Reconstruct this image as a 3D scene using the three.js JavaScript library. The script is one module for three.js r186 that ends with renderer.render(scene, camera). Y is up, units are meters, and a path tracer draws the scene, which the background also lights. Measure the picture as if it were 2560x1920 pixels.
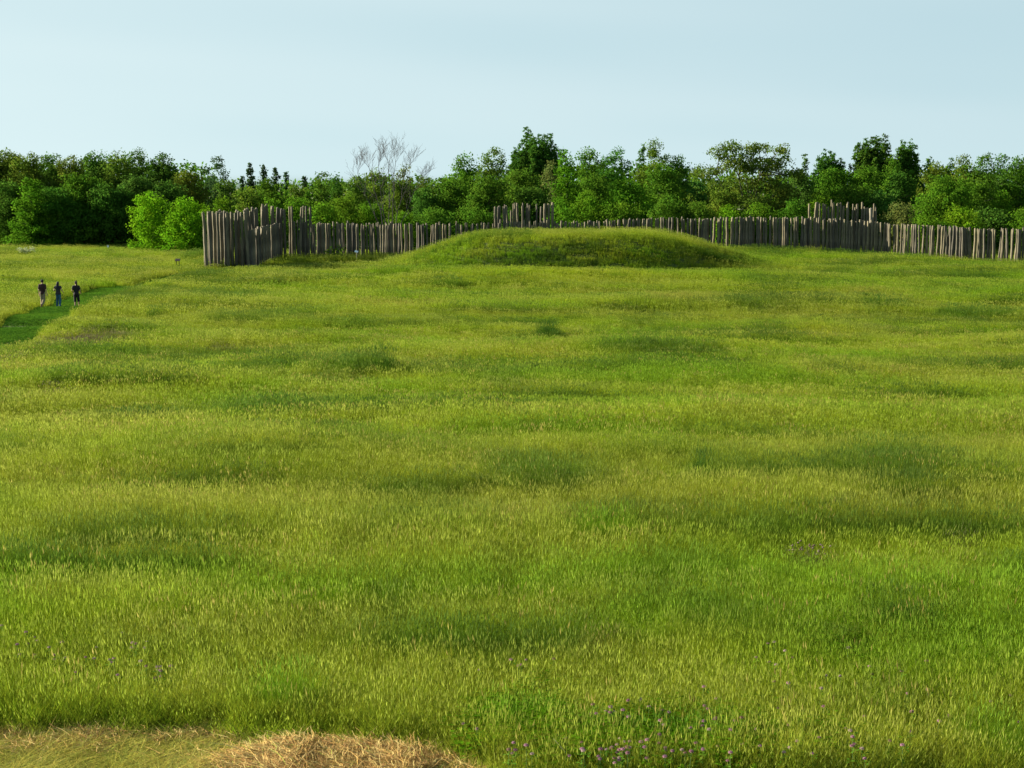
import * as THREE from 'three';
import { mergeGeometries, mergeVertices } from 'three/addons/utils/BufferGeometryUtils.js';

// ------------------------------------------------------------------ camera, sky, sun, exposure
const scene = new THREE.Scene();
const CAMERA_HEIGHT = 7.85, FOCAL = 3583, TILT = Math.atan(500 / FOCAL);
const camera = new THREE.PerspectiveCamera(30, 4 / 3, 0.5, 3000);
camera.position.set(0, CAMERA_HEIGHT, 0);
camera.rotation.set(-TILT, 0, 0);
scene.add(camera);

const SUN = new THREE.Vector3(-1, 0.43, -0.40).normalize();
{
  const W = 1024, H = 512, data = new Float32Array(W * H * 4), dir = new THREE.Vector3();
  const hash = (i, j) => { const s = Math.sin(i * 127.1 + j * 311.7) * 43758.5453; return s - Math.floor(s); };
  const vn = (x, y, px) => {
    const i = Math.floor(x), j = Math.floor(y), a = x - i, b = y - j, u = a * a * (3 - 2 * a), v = b * b * (3 - 2 * b);
    const w = k => ((k % px) + px) % px;
    return (hash(w(i), j) * (1 - u) + hash(w(i + 1), j) * u) * (1 - v) + (hash(w(i), j + 1) * (1 - u) + hash(w(i + 1), j + 1) * u) * v;
  };
  for (let j = 0; j < H; j++) for (let i = 0; i < W; i++) {
    const el = ((j + 0.5) / H - 0.5) * Math.PI, az = ((i + 0.5) / W - 0.5) * 2 * Math.PI;
    dir.set(Math.cos(el) * Math.cos(az), Math.sin(el), Math.cos(el) * Math.sin(az));
    const e = Math.max(0, Math.sin(el)), glow = Math.max(0, dir.dot(SUN));
    const t = Math.pow(e, 1.05);                                   // haze at the horizon, deeper blue overhead
    const veil = 0.6 * vn(az * 3.1 + 40 + el * 9, el * 26 + az * 1.6, 1e6) + 0.4 * vn(az * 7 + 73, el * 64 + az * 3, 1e6);
    const k = i => [0.142, 0.188, 0.200][i] * (1 - t) + [0.034, 0.068, 0.115][i] * t;
    const o = (j * W + i) * 4;
    for (let c = 0; c < 3; c++) {
      let v = k(c);
      v *= 1 + [0.15, 0.08, 0.055][c] * (veil - 0.5) + [0.46, 0.32, 0.24][c] * Math.pow(glow, 1.5) ;
      if (el < -0.03) v = [0.03, 0.045, 0.012][c];
      data[o + c] = v * 1.0;
    }
    data[o + 3] = 1;
  }
  const sky = new THREE.DataTexture(data, W, H, THREE.RGBAFormat, THREE.FloatType);
  sky.mapping = THREE.EquirectangularReflectionMapping; sky.magFilter = THREE.LinearFilter; sky.minFilter = THREE.LinearFilter; sky.needsUpdate = true;
  scene.background = sky; scene.environment = sky;
}
const sun = new THREE.DirectionalLight(new THREE.Color(1.0, 0.90, 0.70), 5);
sun.position.copy(SUN).multiplyScalar(400).add(new THREE.Vector3(0, 0, -100));
sun.target.position.set(0, 0, -100);
sun.castShadow = true; sun.shadow.mapSize.set(4096, 4096); sun.shadow.radius = 1.2;
Object.assign(sun.shadow.camera, { left: -140, right: 140, top: 60, bottom: -60, near: 100, far: 700 });
scene.add(sun, sun.target);

const renderer = new THREE.WebGLRenderer({ antialias: true });
renderer.toneMapping = THREE.LinearToneMapping;
renderer.toneMappingExposure = 4.1;
renderer.shadowMap.enabled = true;

// ------------------------------------------------------------------ helpers
function rng(seed) { let a = seed >>> 0; return () => { a = (a + 0x6D2B79F5) | 0; let t = Math.imul(a ^ (a >>> 15), 1 | a); t = (t + Math.imul(t ^ (t >>> 7), 61 | t)) ^ t; return ((t ^ (t >>> 14)) >>> 0) / 4294967296; }; }
function gauss(r) { return Math.sqrt(-2 * Math.log(1 - r() * 0.99999)) * Math.cos(6.2831853 * r()); }
function hash2(i, j) { let h = Math.imul(i, 374761393) + Math.imul(j, 668265263); h = Math.imul(h ^ (h >>> 13), 1274126177); return ((h ^ (h >>> 16)) >>> 0) / 4294967296; }
function noise(x, y) {
  const i = Math.floor(x), j = Math.floor(y), a = x - i, b = y - j, u = a * a * (3 - 2 * a), v = b * b * (3 - 2 * b);
  return (hash2(i, j) * (1 - u) + hash2(i + 1, j) * u) * (1 - v) + (hash2(i, j + 1) * (1 - u) + hash2(i + 1, j + 1) * u) * v;
}
function fbm(x, y, n = 4) { let s = 0, a = 0.5, t = 0; for (let k = 0; k < n; k++) { s += a * noise(x, y); t += a; x = x * 2.03 + 17.3; y = y * 2.03 + 9.1; a *= 0.5; } return s / t; }
const clamp = (x, a, b) => Math.min(b, Math.max(a, x));
const lerp = (a, b, t) => a + (b - a) * t;
const smooth = (a, b, x) => { const t = clamp((x - a) / (b - a), 0, 1); return t * t * (3 - 2 * t); };

// a photograph pixel (2560 x 1920) and a depth in metres -> a point of the place
function at(px, py, depth) {
  const u = (px - 1280) / FOCAL, v = (960 - py) / FOCAL, t = depth / (v * Math.sin(TILT) + Math.cos(TILT));
  return new THREE.Vector3(u * t, CAMERA_HEIGHT + t * (v * Math.cos(TILT) - Math.sin(TILT)), -depth);
}
// the ground: the foot of the platform mound the camera stands on, a gentle fall to the flat, and the low mound
const PROFILE = [[-60, 6.2], [0, 6.25], [3, 6.05], [6, 4.55], [9, 3.15], [11.5, 2.50], [13.5, 2.31], [18, 2.10], [26, 1.72], [40, 1.06], [58, 0.46], [78, 0.10], [95, 0], [120, 0], [900, 0]];
function profile(d) {
  if (d <= PROFILE[0][0]) return PROFILE[0][1];
  for (let k = 1; k < PROFILE.length; k++) if (d <= PROFILE[k][0]) {
    const [d0, h0] = PROFILE[k - 1], [d1, h1] = PROFILE[k], t = (d - d0) / (d1 - d0);
    const m0 = k > 1 ? (h1 - PROFILE[k - 2][1]) / (d1 - PROFILE[k - 2][0]) : 0, m1 = k < PROFILE.length - 1 ? (PROFILE[k + 1][1] - h0) / (PROFILE[k + 1][0] - d0) : 0;
    const t2 = t * t, t3 = t2 * t, w = d1 - d0;
    return h0 * (2 * t3 - 3 * t2 + 1) + m0 * w * (t3 - 2 * t2 + t) + h1 * (-2 * t3 + 3 * t2) + m1 * w * (t3 - t2);
  }
  return 0;
}
const bump = (x, c, r) => Math.exp(-(((x - c) / r) ** 2));
function ground(x, z) {
  const d = -z;
  let h = profile(d);
  const far = smooth(15, 34, d) * (1 - 0.45 * smooth(112, 130, d)) * (1 - smooth(170, 260, d));
  h += far * (0.85 * (fbm(x / 17 + 5, d / 9 + 3, 3) - 0.5) + 0.62 * (fbm(x / 7.5 + 40, d / 3.4 + x * 0.05, 2) - 0.5));
  h += 0.50 * bump(d, 115, 6) * smooth(-24, -12, x) * (1 - smooth(18, 32, x));        // swell in front of the mound
  h -= 0.25 * bump(d, 124, 4) * smooth(-24, -12, x) * (1 - smooth(18, 32, x));
  const q = Math.pow(Math.pow(Math.abs(x - 5.3) / (x < 5.3 ? 18.4 : 18.6), 2.2) + Math.pow(Math.abs(d - 136) / 11.5, 2.2), 1 / 2.2);
  h += 2.95 * (1 - smooth(0.42, 1.05, q)) * (1 + 0.07 * (fbm(x / 5, d / 5, 2) - 0.5));    // the mound
  h += 0.75 * bump(x, 26, 20) * bump(d, 152, 18) + 0.2 * bump(x, -18, 14) * bump(d, 152, 14);
  return h;
}
function groundAtPixel(px, py) {
  for (let d = 11; d < 170; d += 0.1) { const p = at(px, py, d); if (p.y <= ground(p.x, p.z)) { p.y = ground(p.x, p.z); return p; } }
  const p = at(px, py, 165); p.y = ground(p.x, p.z); return p;
}

const taken = {};
function numbered(name) { const n = taken[name] = (taken[name] ?? -1) + 1; return n ? `${name}_${String(n).padStart(3, '0')}` : name; }
function shadowed(o) { o.traverse(m => { if (m.isMesh) { m.castShadow = true; m.receiveShadow = true; } }); return o; }
function tag(o, label, category, group, kind) {
  if (label) o.userData.label = label; if (category) o.userData.category = category; if (group) o.userData.group = group; if (kind) o.userData.kind = kind;
  return o;
}
function thing(name, pos, label, category, group) {
  const g = new THREE.Group(); g.name = numbered(name); g.position.copy(pos); scene.add(g); tag(g, label, category, group); return g;
}
function part(parent, name, geo, mat) { const m = new THREE.Mesh(geo, mat); m.name = name; m.castShadow = m.receiveShadow = true; parent.add(m); return m; }
function lin(r, g, b) { return new THREE.Color().setRGB(r, g, b); }

// collects loose faces into one geometry with a colour per vertex
class Faces {
  constructor() { this.p = []; this.c = []; this.i = []; }
  v(x, y, z, c) { this.p.push(x, y, z); this.c.push(c[0], c[1], c[2]); return this.p.length / 3 - 1; }
  t(a, b, c) { this.i.push(a, b, c); }
  geo() {
    const g = new THREE.BufferGeometry();
    g.setAttribute('position', new THREE.Float32BufferAttribute(this.p, 3));
    g.setAttribute('color', new THREE.Float32BufferAttribute(this.c, 3));
    g.setIndex(this.i); g.computeVertexNormals(); return g;
  }
}

// ------------------------------------------------------------------ materials
const leafy = (r, g, b, through = 0.42) => new THREE.MeshPhysicalMaterial({ color: lin(r, g, b), roughness: 0.85, specularIntensity: 0, transmission: through, thickness: 0, side: THREE.DoubleSide, vertexColors: true });
const M = {
  grass: leafy(1, 1, 1, 0.50),
  leaf: leafy(1, 1, 1, 0.5),
  straw: new THREE.MeshPhysicalMaterial({ color: lin(1, 1, 1), roughness: 0.85, specularIntensity: 0.2, transmission: 0.3, thickness: 0, side: THREE.DoubleSide, vertexColors: true }),
  bark: new THREE.MeshStandardMaterial({ color: lin(0.05, 0.042, 0.03), roughness: 0.95 }),
  greybark: new THREE.MeshStandardMaterial({ color: lin(0.030, 0.027, 0.026), roughness: 0.95 }),
  deadbark: new THREE.MeshStandardMaterial({ color: lin(0.055, 0.050, 0.045), roughness: 0.95 }),
};
function noiseTexture(w, h, fn, srgb = false) {
  const d = new Uint8Array(w * h * 4);
  for (let j = 0; j < h; j++) for (let i = 0; i < w; i++) { const c = fn(i, j); for (let k = 0; k < 3; k++) d[(j * w + i) * 4 + k] = clamp(c[k], 0, 255); d[(j * w + i) * 4 + 3] = 255; }
  const t = new THREE.DataTexture(d, w, h); t.wrapS = t.wrapT = THREE.RepeatWrapping; t.magFilter = THREE.LinearFilter; t.minFilter = THREE.LinearMipmapLinearFilter; t.generateMipmaps = true;
  if (srgb) t.colorSpace = THREE.SRGBColorSpace; t.needsUpdate = true; return t;
}

// ------------------------------------------------------------------ the path (mown strip) and the mown turf at the foot of the view
const PATH = [[-23.6, 55, 1.7], [-24.9, 68, 1.75], [-26.6, 79, 1.8], [-28.7, 91, 1.75], [-30.0, 102, 1.75], [-30.0, 109, 1.6], [-29.3, 115, 1.35], [-28.2, 121, 1.25], [-26.2, 128, 1.6], [-22.5, 134.5, 2.0], [-18.5, 137.5, 2.4], [-15.0, 139.5, 2.2], [-12.6, 143, 1.3]];
function pathDistance(x, d) {          // below 0: on the mown strip
  let best = 1e9;
  for (let k = 1; k < PATH.length; k++) {
    const [ax, ad, aw] = PATH[k - 1], [bx, bd, bw] = PATH[k], vx = bx - ax, vd = bd - ad;
    const t = clamp(((x - ax) * vx + (d - ad) * vd) / (vx * vx + vd * vd), 0, 1);
    best = Math.min(best, Math.hypot(x - ax - vx * t, d - ad - vd * t) - lerp(aw, bw, t));
  }
  return best + 0.25 * (noise(x * 0.9, d * 0.5) - 0.5);
}
function mownEdge(x) {                 // tall grass begins beyond this depth
  const e = x < -3.4 ? 13.95 : x < -2.3 ? lerp(13.95, 13.55, (x + 3.4) / 1.1) : x < -0.6 ? lerp(13.55, 13.2, (x + 2.3) / 1.7) : lerp(13.2, 12.35, smooth(-0.6, 0.1, x));
  return e + 0.22 * (noise(x * 2.1, 4) - 0.5) + 0.1 * (noise(x * 7, 9) - 0.5);
}

// ------------------------------------------------------------------ ground sheet
{
  const xs = [], ds = [];
  for (let x = -1500; x < -120; x += 230) xs.push(x);
  for (let x = -120; x <= 120; x += 1.2) xs.push(x);
  for (let x = 130; x <= 1500; x += 228) xs.push(x);
  for (let d = -60; d < 0; d += 10) ds.push(d);
  for (let d = 0; d < 30; d += 0.5) ds.push(d);
  for (let d = 30; d < 180; d += 1) ds.push(d);
  for (let d = 180; d <= 2200; d *= 1.12) ds.push(d);
  const pos = [], uv = [], idx = [];
  for (const d of ds) for (const x of xs) { pos.push(x, ground(x, -d), -d); uv.push(x / 4, d / 4); }
  const n = xs.length;
  for (let j = 0; j < ds.length - 1; j++) for (let i = 0; i < n - 1; i++) { const a = j * n + i; idx.push(a, a + 1, a + n, a + 1, a + n + 1, a + n); }
  const g = new THREE.BufferGeometry();
  g.setAttribute('position', new THREE.Float32BufferAttribute(pos, 3)); g.setAttribute('uv', new THREE.Float32BufferAttribute(uv, 2)); g.setIndex(idx); g.computeVertexNormals();
  const thatch = noiseTexture(256, 256, (i, j) => {
    const v = 0.6 * noise(i / 3, j / 3) + 0.4 * hash2(i, j), w = fbm(i / 40, j / 40, 2);
    return [40 + 44 * v + 14 * w, 56 + 46 * v, 16 + 16 * v];
  }, true);
  const soil = new THREE.Mesh(g, new THREE.MeshStandardMaterial({ map: thatch, roughness: 1 }));
  soil.name = 'ground'; soil.receiveShadow = true; tag(soil, 'grassy soil under the whole meadow', 'ground', null, 'structure'); scene.add(soil);
}

// ------------------------------------------------------------------ grass
function tuft(seed, { n, r, w, lean = 0.35, seeds = 0.1, head = [0.30, 0.27, 0.10], headSize = 1, low = 0.55 }) {
  const R = rng(seed), F = new Faces();
  for (let k = 0; k < n; k++) {
    const a = R() * 6.283, q = Math.sqrt(R()) * r, x = Math.cos(a) * q, z = Math.sin(a) * q;
    const f = R() * 6.283, b = R() * 6.283, stalk = R() < seeds;
    const h = stalk ? 1.0 + 0.25 * R() : low + (1 - low) * R(), l = h * lean * (stalk ? 0.35 : 0.3 + 0.9 * R()), lx = Math.cos(b) * l * 0.5, lz = Math.sin(b) * l * 0.5;
    const ww = (stalk ? 0.4 : 0.7 + 0.6 * R()) * w / 2, wx = Math.cos(f) * ww, wz = Math.sin(f) * ww;
    const s = 0.55 + 0.9 * R(), c = [s * (0.85 + 0.35 * R()), s, s * (0.8 + 0.4 * R())];
    const mx = x + lx * 0.35, mz = z + lz * 0.35, my = h * 0.55;
    const A = F.v(x - wx, 0, z - wz, c), B = F.v(x + wx, 0, z + wz, c), C = F.v(mx - wx * 0.8, my, mz - wz * 0.8, c), D = F.v(mx + wx * 0.8, my, mz + wz * 0.8, c), E = F.v(x + lx, h, z + lz, c);
    F.t(A, B, D); F.t(A, D, C); F.t(C, D, E);
    if (stalk) {
      const hw = w * 0.85 * headSize, hl = 0.13 * headSize, t = 0.8 + 0.4 * R(), hc = [1.42 * t, 1.28 * t, 2.6 * t];
      for (const o of [0, 1.57]) {
        const ux = Math.cos(f + o) * hw, uz = Math.sin(f + o) * hw;
        const a0 = F.v(x + lx * 0.9, h - hl * 0.5, z + lz * 0.9, hc), a1 = F.v(x + lx + ux, h + hl * 0.1, z + lz + uz, hc), a2 = F.v(x + lx - ux, h + hl * 0.1, z + lz - uz, hc), a3 = F.v(x + lx * 1.08, h + hl, z + lz * 1.08, hc);
        F.t(a0, a1, a3); F.t(a0, a3, a2);
      }
    }
  }
  return F.geo();
}
// kinds of growth, by the place they stand in the photograph: [centre px, row, half width px, half height px, kind, strength, extra height]
const PATCHES = [
  [480, 752, 230, 16, 'blue', 0.7, 1.15], [300, 745, 60, 10, 'dark', 0.6, 1.2], [1125, 722, 60, 11, 'blue', 0.9, 1.35], [1240, 716, 60, 6, 'blue', 0.5, 1.1],
  [1372, 850, 34, 15, 'dark', 1, 1.45], [870, 935, 110, 13, 'blue', 0.9, 1.3], [960, 945, 34, 14, 'dark', 0.9, 1.4], [360, 1075, 140, 16, 'dark', 0.9, 1.25],
  [640, 1050, 270, 20, 'blue', 0.7, 1.2], [1350, 1205, 200, 40, 'blue', 0.7, 1.2], [1600, 1150, 130, 22, 'blue', 0.75, 1.2], [2200, 1165, 210, 22, 'blue', 0.8, 1.25], [1750, 1215, 26, 22, 'dark', 1, 1.35],
  [2260, 1270, 180, 22, 'dark', 0.7, 1.2], [2200, 768, 110, 13, 'blue', 0.9, 1.3], [2440, 798, 150, 12, 'blue', 0.9, 1.3], [1900, 760, 130, 10, 'dark', 0.6, 1.15], [1620, 820, 120, 20, 'dark', 0.5, 0.9],
  [220, 862, 115, 22, 'clover', 1, 0.8], [20, 915, 45, 12, 'clover', 1, 0.8], [560, 885, 45, 7, 'clover', 0.7, 0.8], [2030, 1436, 70, 14, 'clover', 1, 0.8], [2390, 1395, 60, 8, 'clover', 0.9, 0.8], [120, 990, 120, 20, 'clover', 0.35, 0.85],
  [2250, 1600, 120, 40, 'blue', 0.8, 1.15], [2110, 1660, 90, 25, 'dark', 0.45, 1], [980, 1560, 60, 26, 'dark', 0.5, 1.1], [1380, 1255, 110, 26, 'dark', 0.4, 1.1], [1500, 1365, 110, 18, 'green', 0.8, 1.1],
  [2250, 745, 160, 8, 'rust', 0.9, 0.9], [1700, 755, 100, 10, 'rust', 0.4, 0.9], [1000, 775, 180, 12, 'rust', 0.5, 0.9], [900, 870, 200, 18, 'rust', 0.35, 0.9], [1330, 880, 200, 18, 'rust', 0.3, 0.9],
  [2060, 850, 110, 16, 'gold', 0.9, 1.1], [1850, 880, 130, 12, 'gold', 0.7, 1], [1430, 690, 420, 8, 'gold', 0.6, 1.05], [700, 1130, 220, 20, 'gold', 0.3, 1], [1580, 648, 110, 10, 'gold', 0.9, 1.2],
  [1300, 640, 60, 12, 'green', 0.8, 1], [1620, 640, 60, 14, 'green', 0.9, 1], [1800, 655, 60, 8, 'dark', 0.7, 1.2], [1460, 665, 140, 8, 'dark', 0.5, 1.1], [330, 690, 60, 5, 'blue', 0.8, 1.35], [430, 695, 40, 4, 'dark', 0.8, 1.35],
  [580, 672, 50, 6, 'blue', 0.6, 1.25], [520, 668, 60, 6, 'blue', 0.6, 1.2], [480, 650, 30, 8, 'blue', 0.8, 1.5], [392, 793, 10, 14, 'dark', 0.9, 1.3], [1500, 1650, 60, 10, 'tan', 0.6, 1],
  [700, 1780, 120, 40, 'green', 0.8, 1.1], [1290, 1850, 120, 50, 'green', 0.8, 0.9], [2500, 1900, 160, 60, 'green', 0.6, 1.05], [1650, 1890, 240, 40, 'lush', 0.9, 0.75],
].map(([px, py, rx, ry, kind, s, tall]) => {
  const c = groundAtPixel(px, py), a = groundAtPixel(px, py - ry), b = groundAtPixel(px, py + ry), k = -c.z / FOCAL;
  return { x: c.x, d: -c.z, rx: rx * k, rd: Math.max(0.3, (-a.z + b.z) / 2), kind, s: Math.min(1, s * 1.2), tall: tall > 1 ? 1 + (tall - 1) * 1.45 : tall };
});
const TONES = {                            // leaf colours of the growths (linear); dark also paints relief shade
  straw: [0.238, 0.282, 0.030], base: [0.172, 0.250, 0.014], green: [0.108, 0.222, 0.010], olive: [0.178, 0.206, 0.022], blue: [0.070, 0.138, 0.011], dark: [0.040, 0.094, 0.009], clover: [0.105, 0.108, 0.030],
  rust: [0.235, 0.200, 0.030], gold: [0.270, 0.315, 0.018], tan: [0.24, 0.230, 0.04], lush: [0.080, 0.180, 0.010],
};
function growth(x, d, R) {                  // -> [height factor, colour, kind]
  let tall = 1, kind = 'base', c = TONES.base.slice();
  const n1 = fbm(x / 6 + 11, d / 3.2 + 2, 3), n2 = fbm(x / 2.1 + 70, d / 2.1, 3), n3 = fbm(x / 22 + 3, d / 14 + 31, 2);
  const put = (k, t) => { const q = TONES[k]; for (let i = 0; i < 3; i++) c[i] = lerp(c[i], q[i], t); };
  put('green', clamp((n1 - 0.47) * 3, 0, 0.6)); put('straw', clamp((0.46 - n1) * 3, 0, 0.5)); put('olive', clamp((n3 - 0.52) * 4, 0, 0.4));
  const n4 = fbm(x / 6.5 + 120, d / 1.5 + 60 + x * 0.04, 3), n5 = fbm(x / 3.1 + 20, d / 1.2 + 90, 2);
  put('dark', clamp((n4 - 0.575) * 7, 0, 0.78)); put('straw', clamp((n5 - 0.58) * 4, 0, 0.6)); put('blue', clamp((n2 - 0.64) * 4, 0, 0.5));  // the dark streaks colour in the shade of the grass relief
  tall *= 1 + 0.8 * clamp(n4 - 0.58, 0, 0.3);
  tall *= 0.80 + 0.62 * (fbm(x / 5 + 51, d / 2.6 + 8, 3) - 0.25) + 0.16 * (n2 - 0.5);
  for (const p of PATCHES) {
    const u = (x - p.x) / p.rx, v = (d - p.d) / p.rd; if (u * u + v * v > 3) continue;
    const edge = 0.75 + 0.7 * (fbm(x / Math.max(0.35, p.rx * 0.3) + 9, d / Math.max(0.35, p.rd * 0.35), 2) - 0.35);
    const m = (1 - smooth(edge * 0.45, edge * 1.3, Math.hypot(u, v))) * p.s * (p.kind === 'rust' || p.kind === 'gold' ? 0.6 : 1) * (p.rd > 0.9 ? smooth(0.30, 0.50, fbm(x / 3 + 33, d / 0.9 + 14 + x * 0.03, 2)) : 1);
    if (m > 0.02) { put(p.kind, m); tall *= lerp(1, p.tall, m); if (R() < m) kind = p.kind; }
  }
  return [tall, c, kind];
}
function scatter(name, geos, spots, label, category, mat = M.grass) {      // spots: [x, z, sx, sy, turn, tiltx, tiltz, r, g, b, variant]
  const m4 = new THREE.Matrix4(), q = new THREE.Quaternion(), e = new THREE.Euler(), p = new THREE.Vector3(), s = new THREE.Vector3(), col = new THREE.Color();
  geos.forEach((geo, gi) => {
    const mine = spots.filter(o => o[10] === gi); if (!mine.length) return;
    const im = new THREE.InstancedMesh(geo, mat, mine.length); im.name = numbered(name);
    mine.forEach((o, k) => {
      p.set(o[0], ground(o[0], o[1]) - 0.01, o[1]); e.set(o[5], o[4], o[6], 'XZY'); q.setFromEuler(e); s.set(o[2], o[3], o[2]);
      im.setMatrixAt(k, m4.compose(p, q, s)); im.setColorAt(k, col.setRGB(o[7], o[8], o[9]));
    });
    im.castShadow = im.receiveShadow = true; tag(im, label, category, null, 'stuff'); scene.add(im);
  });
}
{
  const R = rng(7), zones = [
    { name: 'near_meadow_grass', label: 'tall green meadow grass with pale seed heads nearest the hay', from: 11.9, to: 36, step: d => 0.108 + 0.0018 * (d - 12), h: 0.40, rr: 1, geos: [1, 2, 3, 4].map(k => tuft(k, { n: 64, r: 0.14, w: 0.0052, seeds: [0.10, 0.16, 0.05, 0.22][k - 1], lean: 0.45 })), margin: 2.2 },
    { name: 'middle_meadow_grass', label: 'yellow green meadow grass on the gentle slope below the mown path bend', from: 36, to: 84, step: d => 0.215 + 0.0012 * (d - 36), h: 0.42, rr: 1, geos: [5, 6, 7].map(k => tuft(k, { n: 84, r: 0.28, w: 0.0105, seeds: [0.14, 0.06, 0.2][k - 5], lean: 0.40 })), margin: 3 },
    { name: 'far_meadow_grass', label: 'pale far meadow grass around the mound and the palisade', from: 84, to: 176, step: d => 0.40 + 0.0012 * (d - 84), h: 0.42, rr: 1, geos: [8, 9, 10].map(k => tuft(k, { n: 100, r: 0.52, w: 0.020, seeds: [0.12, 0.05, 0.18][k - 8], lean: 0.36 })), margin: 6 },
  ];
  const turfGeoFar = [tuft(31, { n: 46, r: 0.40, w: 0.03, lean: 0.8, seeds: 0, low: 0.4 })], turfFar = [];
  const turfGeoNear = [tuft(33, { n: 34, r: 0.10, w: 0.008, lean: 1.1, seeds: 0, low: 0.25 })], turfNear = [];
  for (const zn of zones) {
    const spots = [];
    for (let d = zn.from; d < zn.to;) {
      const st = zn.step(d), half = 0.361 * d + zn.margin;
      for (let x = -half; x < half; x += st) {
        const X = x + (R() - 0.5) * st * 1.3, D = d + (R() - 0.5) * st * 1.3;
        if (D > 150 && X > -26 && D > 166) continue;
        const inPath = D > 54 && X < -9 ? pathDistance(X, D) : 9;
        if (inPath < 0) { continue; }
        if (D < mownEdge(X)) continue;
        const [tall, c, kind] = growth(X, D, R);
        let h = zn.h * tall * (0.72 + 0.56 * R());
        if (inPath < 0.5) h *= 0.8 + 0.4 * inPath;
        const rim = D - mownEdge(X); if (rim < 0.45) h *= 0.45 + 0.55 * clamp(rim / 0.45 + 0.6 * (R() - 0.5), 0, 1);
        const va = D < 40 ? 0.32 : D < 90 ? 0.26 : 0.18, t = 1 - va + 2 * va * R(), wind = 0.10 + 0.25 * (fbm(X / 3 + 7, D / 3 + 3, 2) - 0.5);
        spots.push([X, -D, zn.rr * (0.85 + 0.35 * R()), h, R() * 6.283, (R() - 0.5) * 0.2, -wind + (R() - 0.5) * 0.2, c[0] * t, c[1] * t, c[2] * t, Math.floor(R() * zn.geos.length)]);
      }
      d += st;
    }
    scatter(zn.name, zn.geos, spots, zn.label, 'grass');
  }
  for (let d = 54; d < 146; d += 0.19) for (let x = -34; x < -10; x += 0.19) {
    const X = x + (R() - 0.5) * 0.3, D = d + (R() - 0.5) * 0.3; if (Math.abs(X) > 0.361 * D + 4 || pathDistance(X, D) > 0.1) continue;
    const t = 0.8 + 0.4 * R(), n = fbm(X / 2, D / 2, 2);
    turfFar.push([X, -D, 0.9, 0.05 + 0.04 * R(), R() * 6.28, 0, 0, t * lerp(0.060, 0.105, n), t * lerp(0.17, 0.22, n), t * 0.018, 0]);
  }
  const stalks = [], stalkGeo = [tuft(61, { n: 4, r: 0.22, w: 0.0075, seeds: 1, headSize: 1.0, lean: 0.5 }), tuft(62, { n: 3, r: 0.25, w: 0.0095, seeds: 1, headSize: 1.0, lean: 0.7 })];
  for (let k = 0; k < 7200; k++) {          // pale seed stalks standing above the leaves
    const D = 12.5 + 62 * Math.pow(R(), 0.8), X = (R() * 2 - 1) * (0.361 * D + 2.2); if (D < mownEdge(X) + 0.1 || (D > 54 && X < -9 && pathDistance(X, D) < 0.3)) continue;
    if (fbm(X / 1.8 + 5, D / 1.8, 2) < 0.42 + 0.2 * R()) continue;
    const t = 0.75 + 0.5 * R(); stalks.push([X, -D, D > 34 ? 1.5 : 1, 0.42 + 0.13 * R(), R() * 6.28, (R() - 0.5) * 0.3, (R() - 0.5) * 0.3, 0.25 * t, 0.25 * t, 0.035 * t, R() < 0.5 ? 0 : 1]);
  }
  scatter('seed_stalks', stalkGeo, stalks, 'thin pale seed stalks rising above the meadow leaves', 'grass');
  scatter('path_turf', turfGeoFar, turfFar, 'short bright green mown strip where the three people walk', 'grass');
  for (let d = 11.2; d < 14.3; d += 0.075) for (let x = -7.6; x < 3; x += 0.075) {
    const X = x + (R() - 0.5) * 0.09, D = d + (R() - 0.5) * 0.09; if (D > mownEdge(X) + 0.08) continue;
    const n = fbm(X / 0.5, D / 0.5, 3), t = 0.6 + 0.8 * R();
    turfNear.push([X, -D, 0.9, 0.06 + 0.09 * n + 0.05 * R(), R() * 6.28, (R() - 0.5) * 0.3, (R() - 0.5) * 0.3, t * lerp(0.25, 0.42, n), t * lerp(0.29, 0.38, n), t * lerp(0.04, 0.11, n), 0]);
  }
  scatter('mown_turf', turfGeoNear, turfNear, 'pale yellow green mown turf beside the hay', 'grass');
}

// ------------------------------------------------------------------ hay, straws, clover
function strand(F, x, y, z, len, yaw, pitch, curl, w, c) {      // a bent thin stalk
  let X = x, Y = y, Z = z; const n = 3; let last = null;
  for (let k = 0; k <= n; k++) {
    const a = yaw + curl * (k / n - 0.5), p = pitch * (1 - 0.9 * k / n), s = w * (k === n ? 0.5 : 1);
    const ox = -Math.sin(a) * s * 0.5, oz = Math.cos(a) * s * 0.5;
    const A = F.v(X - ox, Y, Z - oz, c), B = F.v(X + ox, Y + s * 0.6, Z + oz, c);
    if (last) { F.t(last[0], last[1], B); F.t(last[0], B, A); } last = [A, B];
    X += Math.cos(a) * Math.cos(p) * len / n; Z += Math.sin(a) * Math.cos(p) * len / n; Y += Math.sin(p) * len / n;
  }
}
const HAY = (R) => { const t = 0.6 + 0.8 * R(), k = R(); return k < 0.55 ? [0.39 * t, 0.245 * t, 0.075 * t] : k < 0.85 ? [0.48 * t, 0.375 * t, 0.14 * t] : k < 0.95 ? [0.22 * t, 0.11 * t, 0.035 * t] : [0.30 * t, 0.34 * t, 0.06 * t]; };
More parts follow.
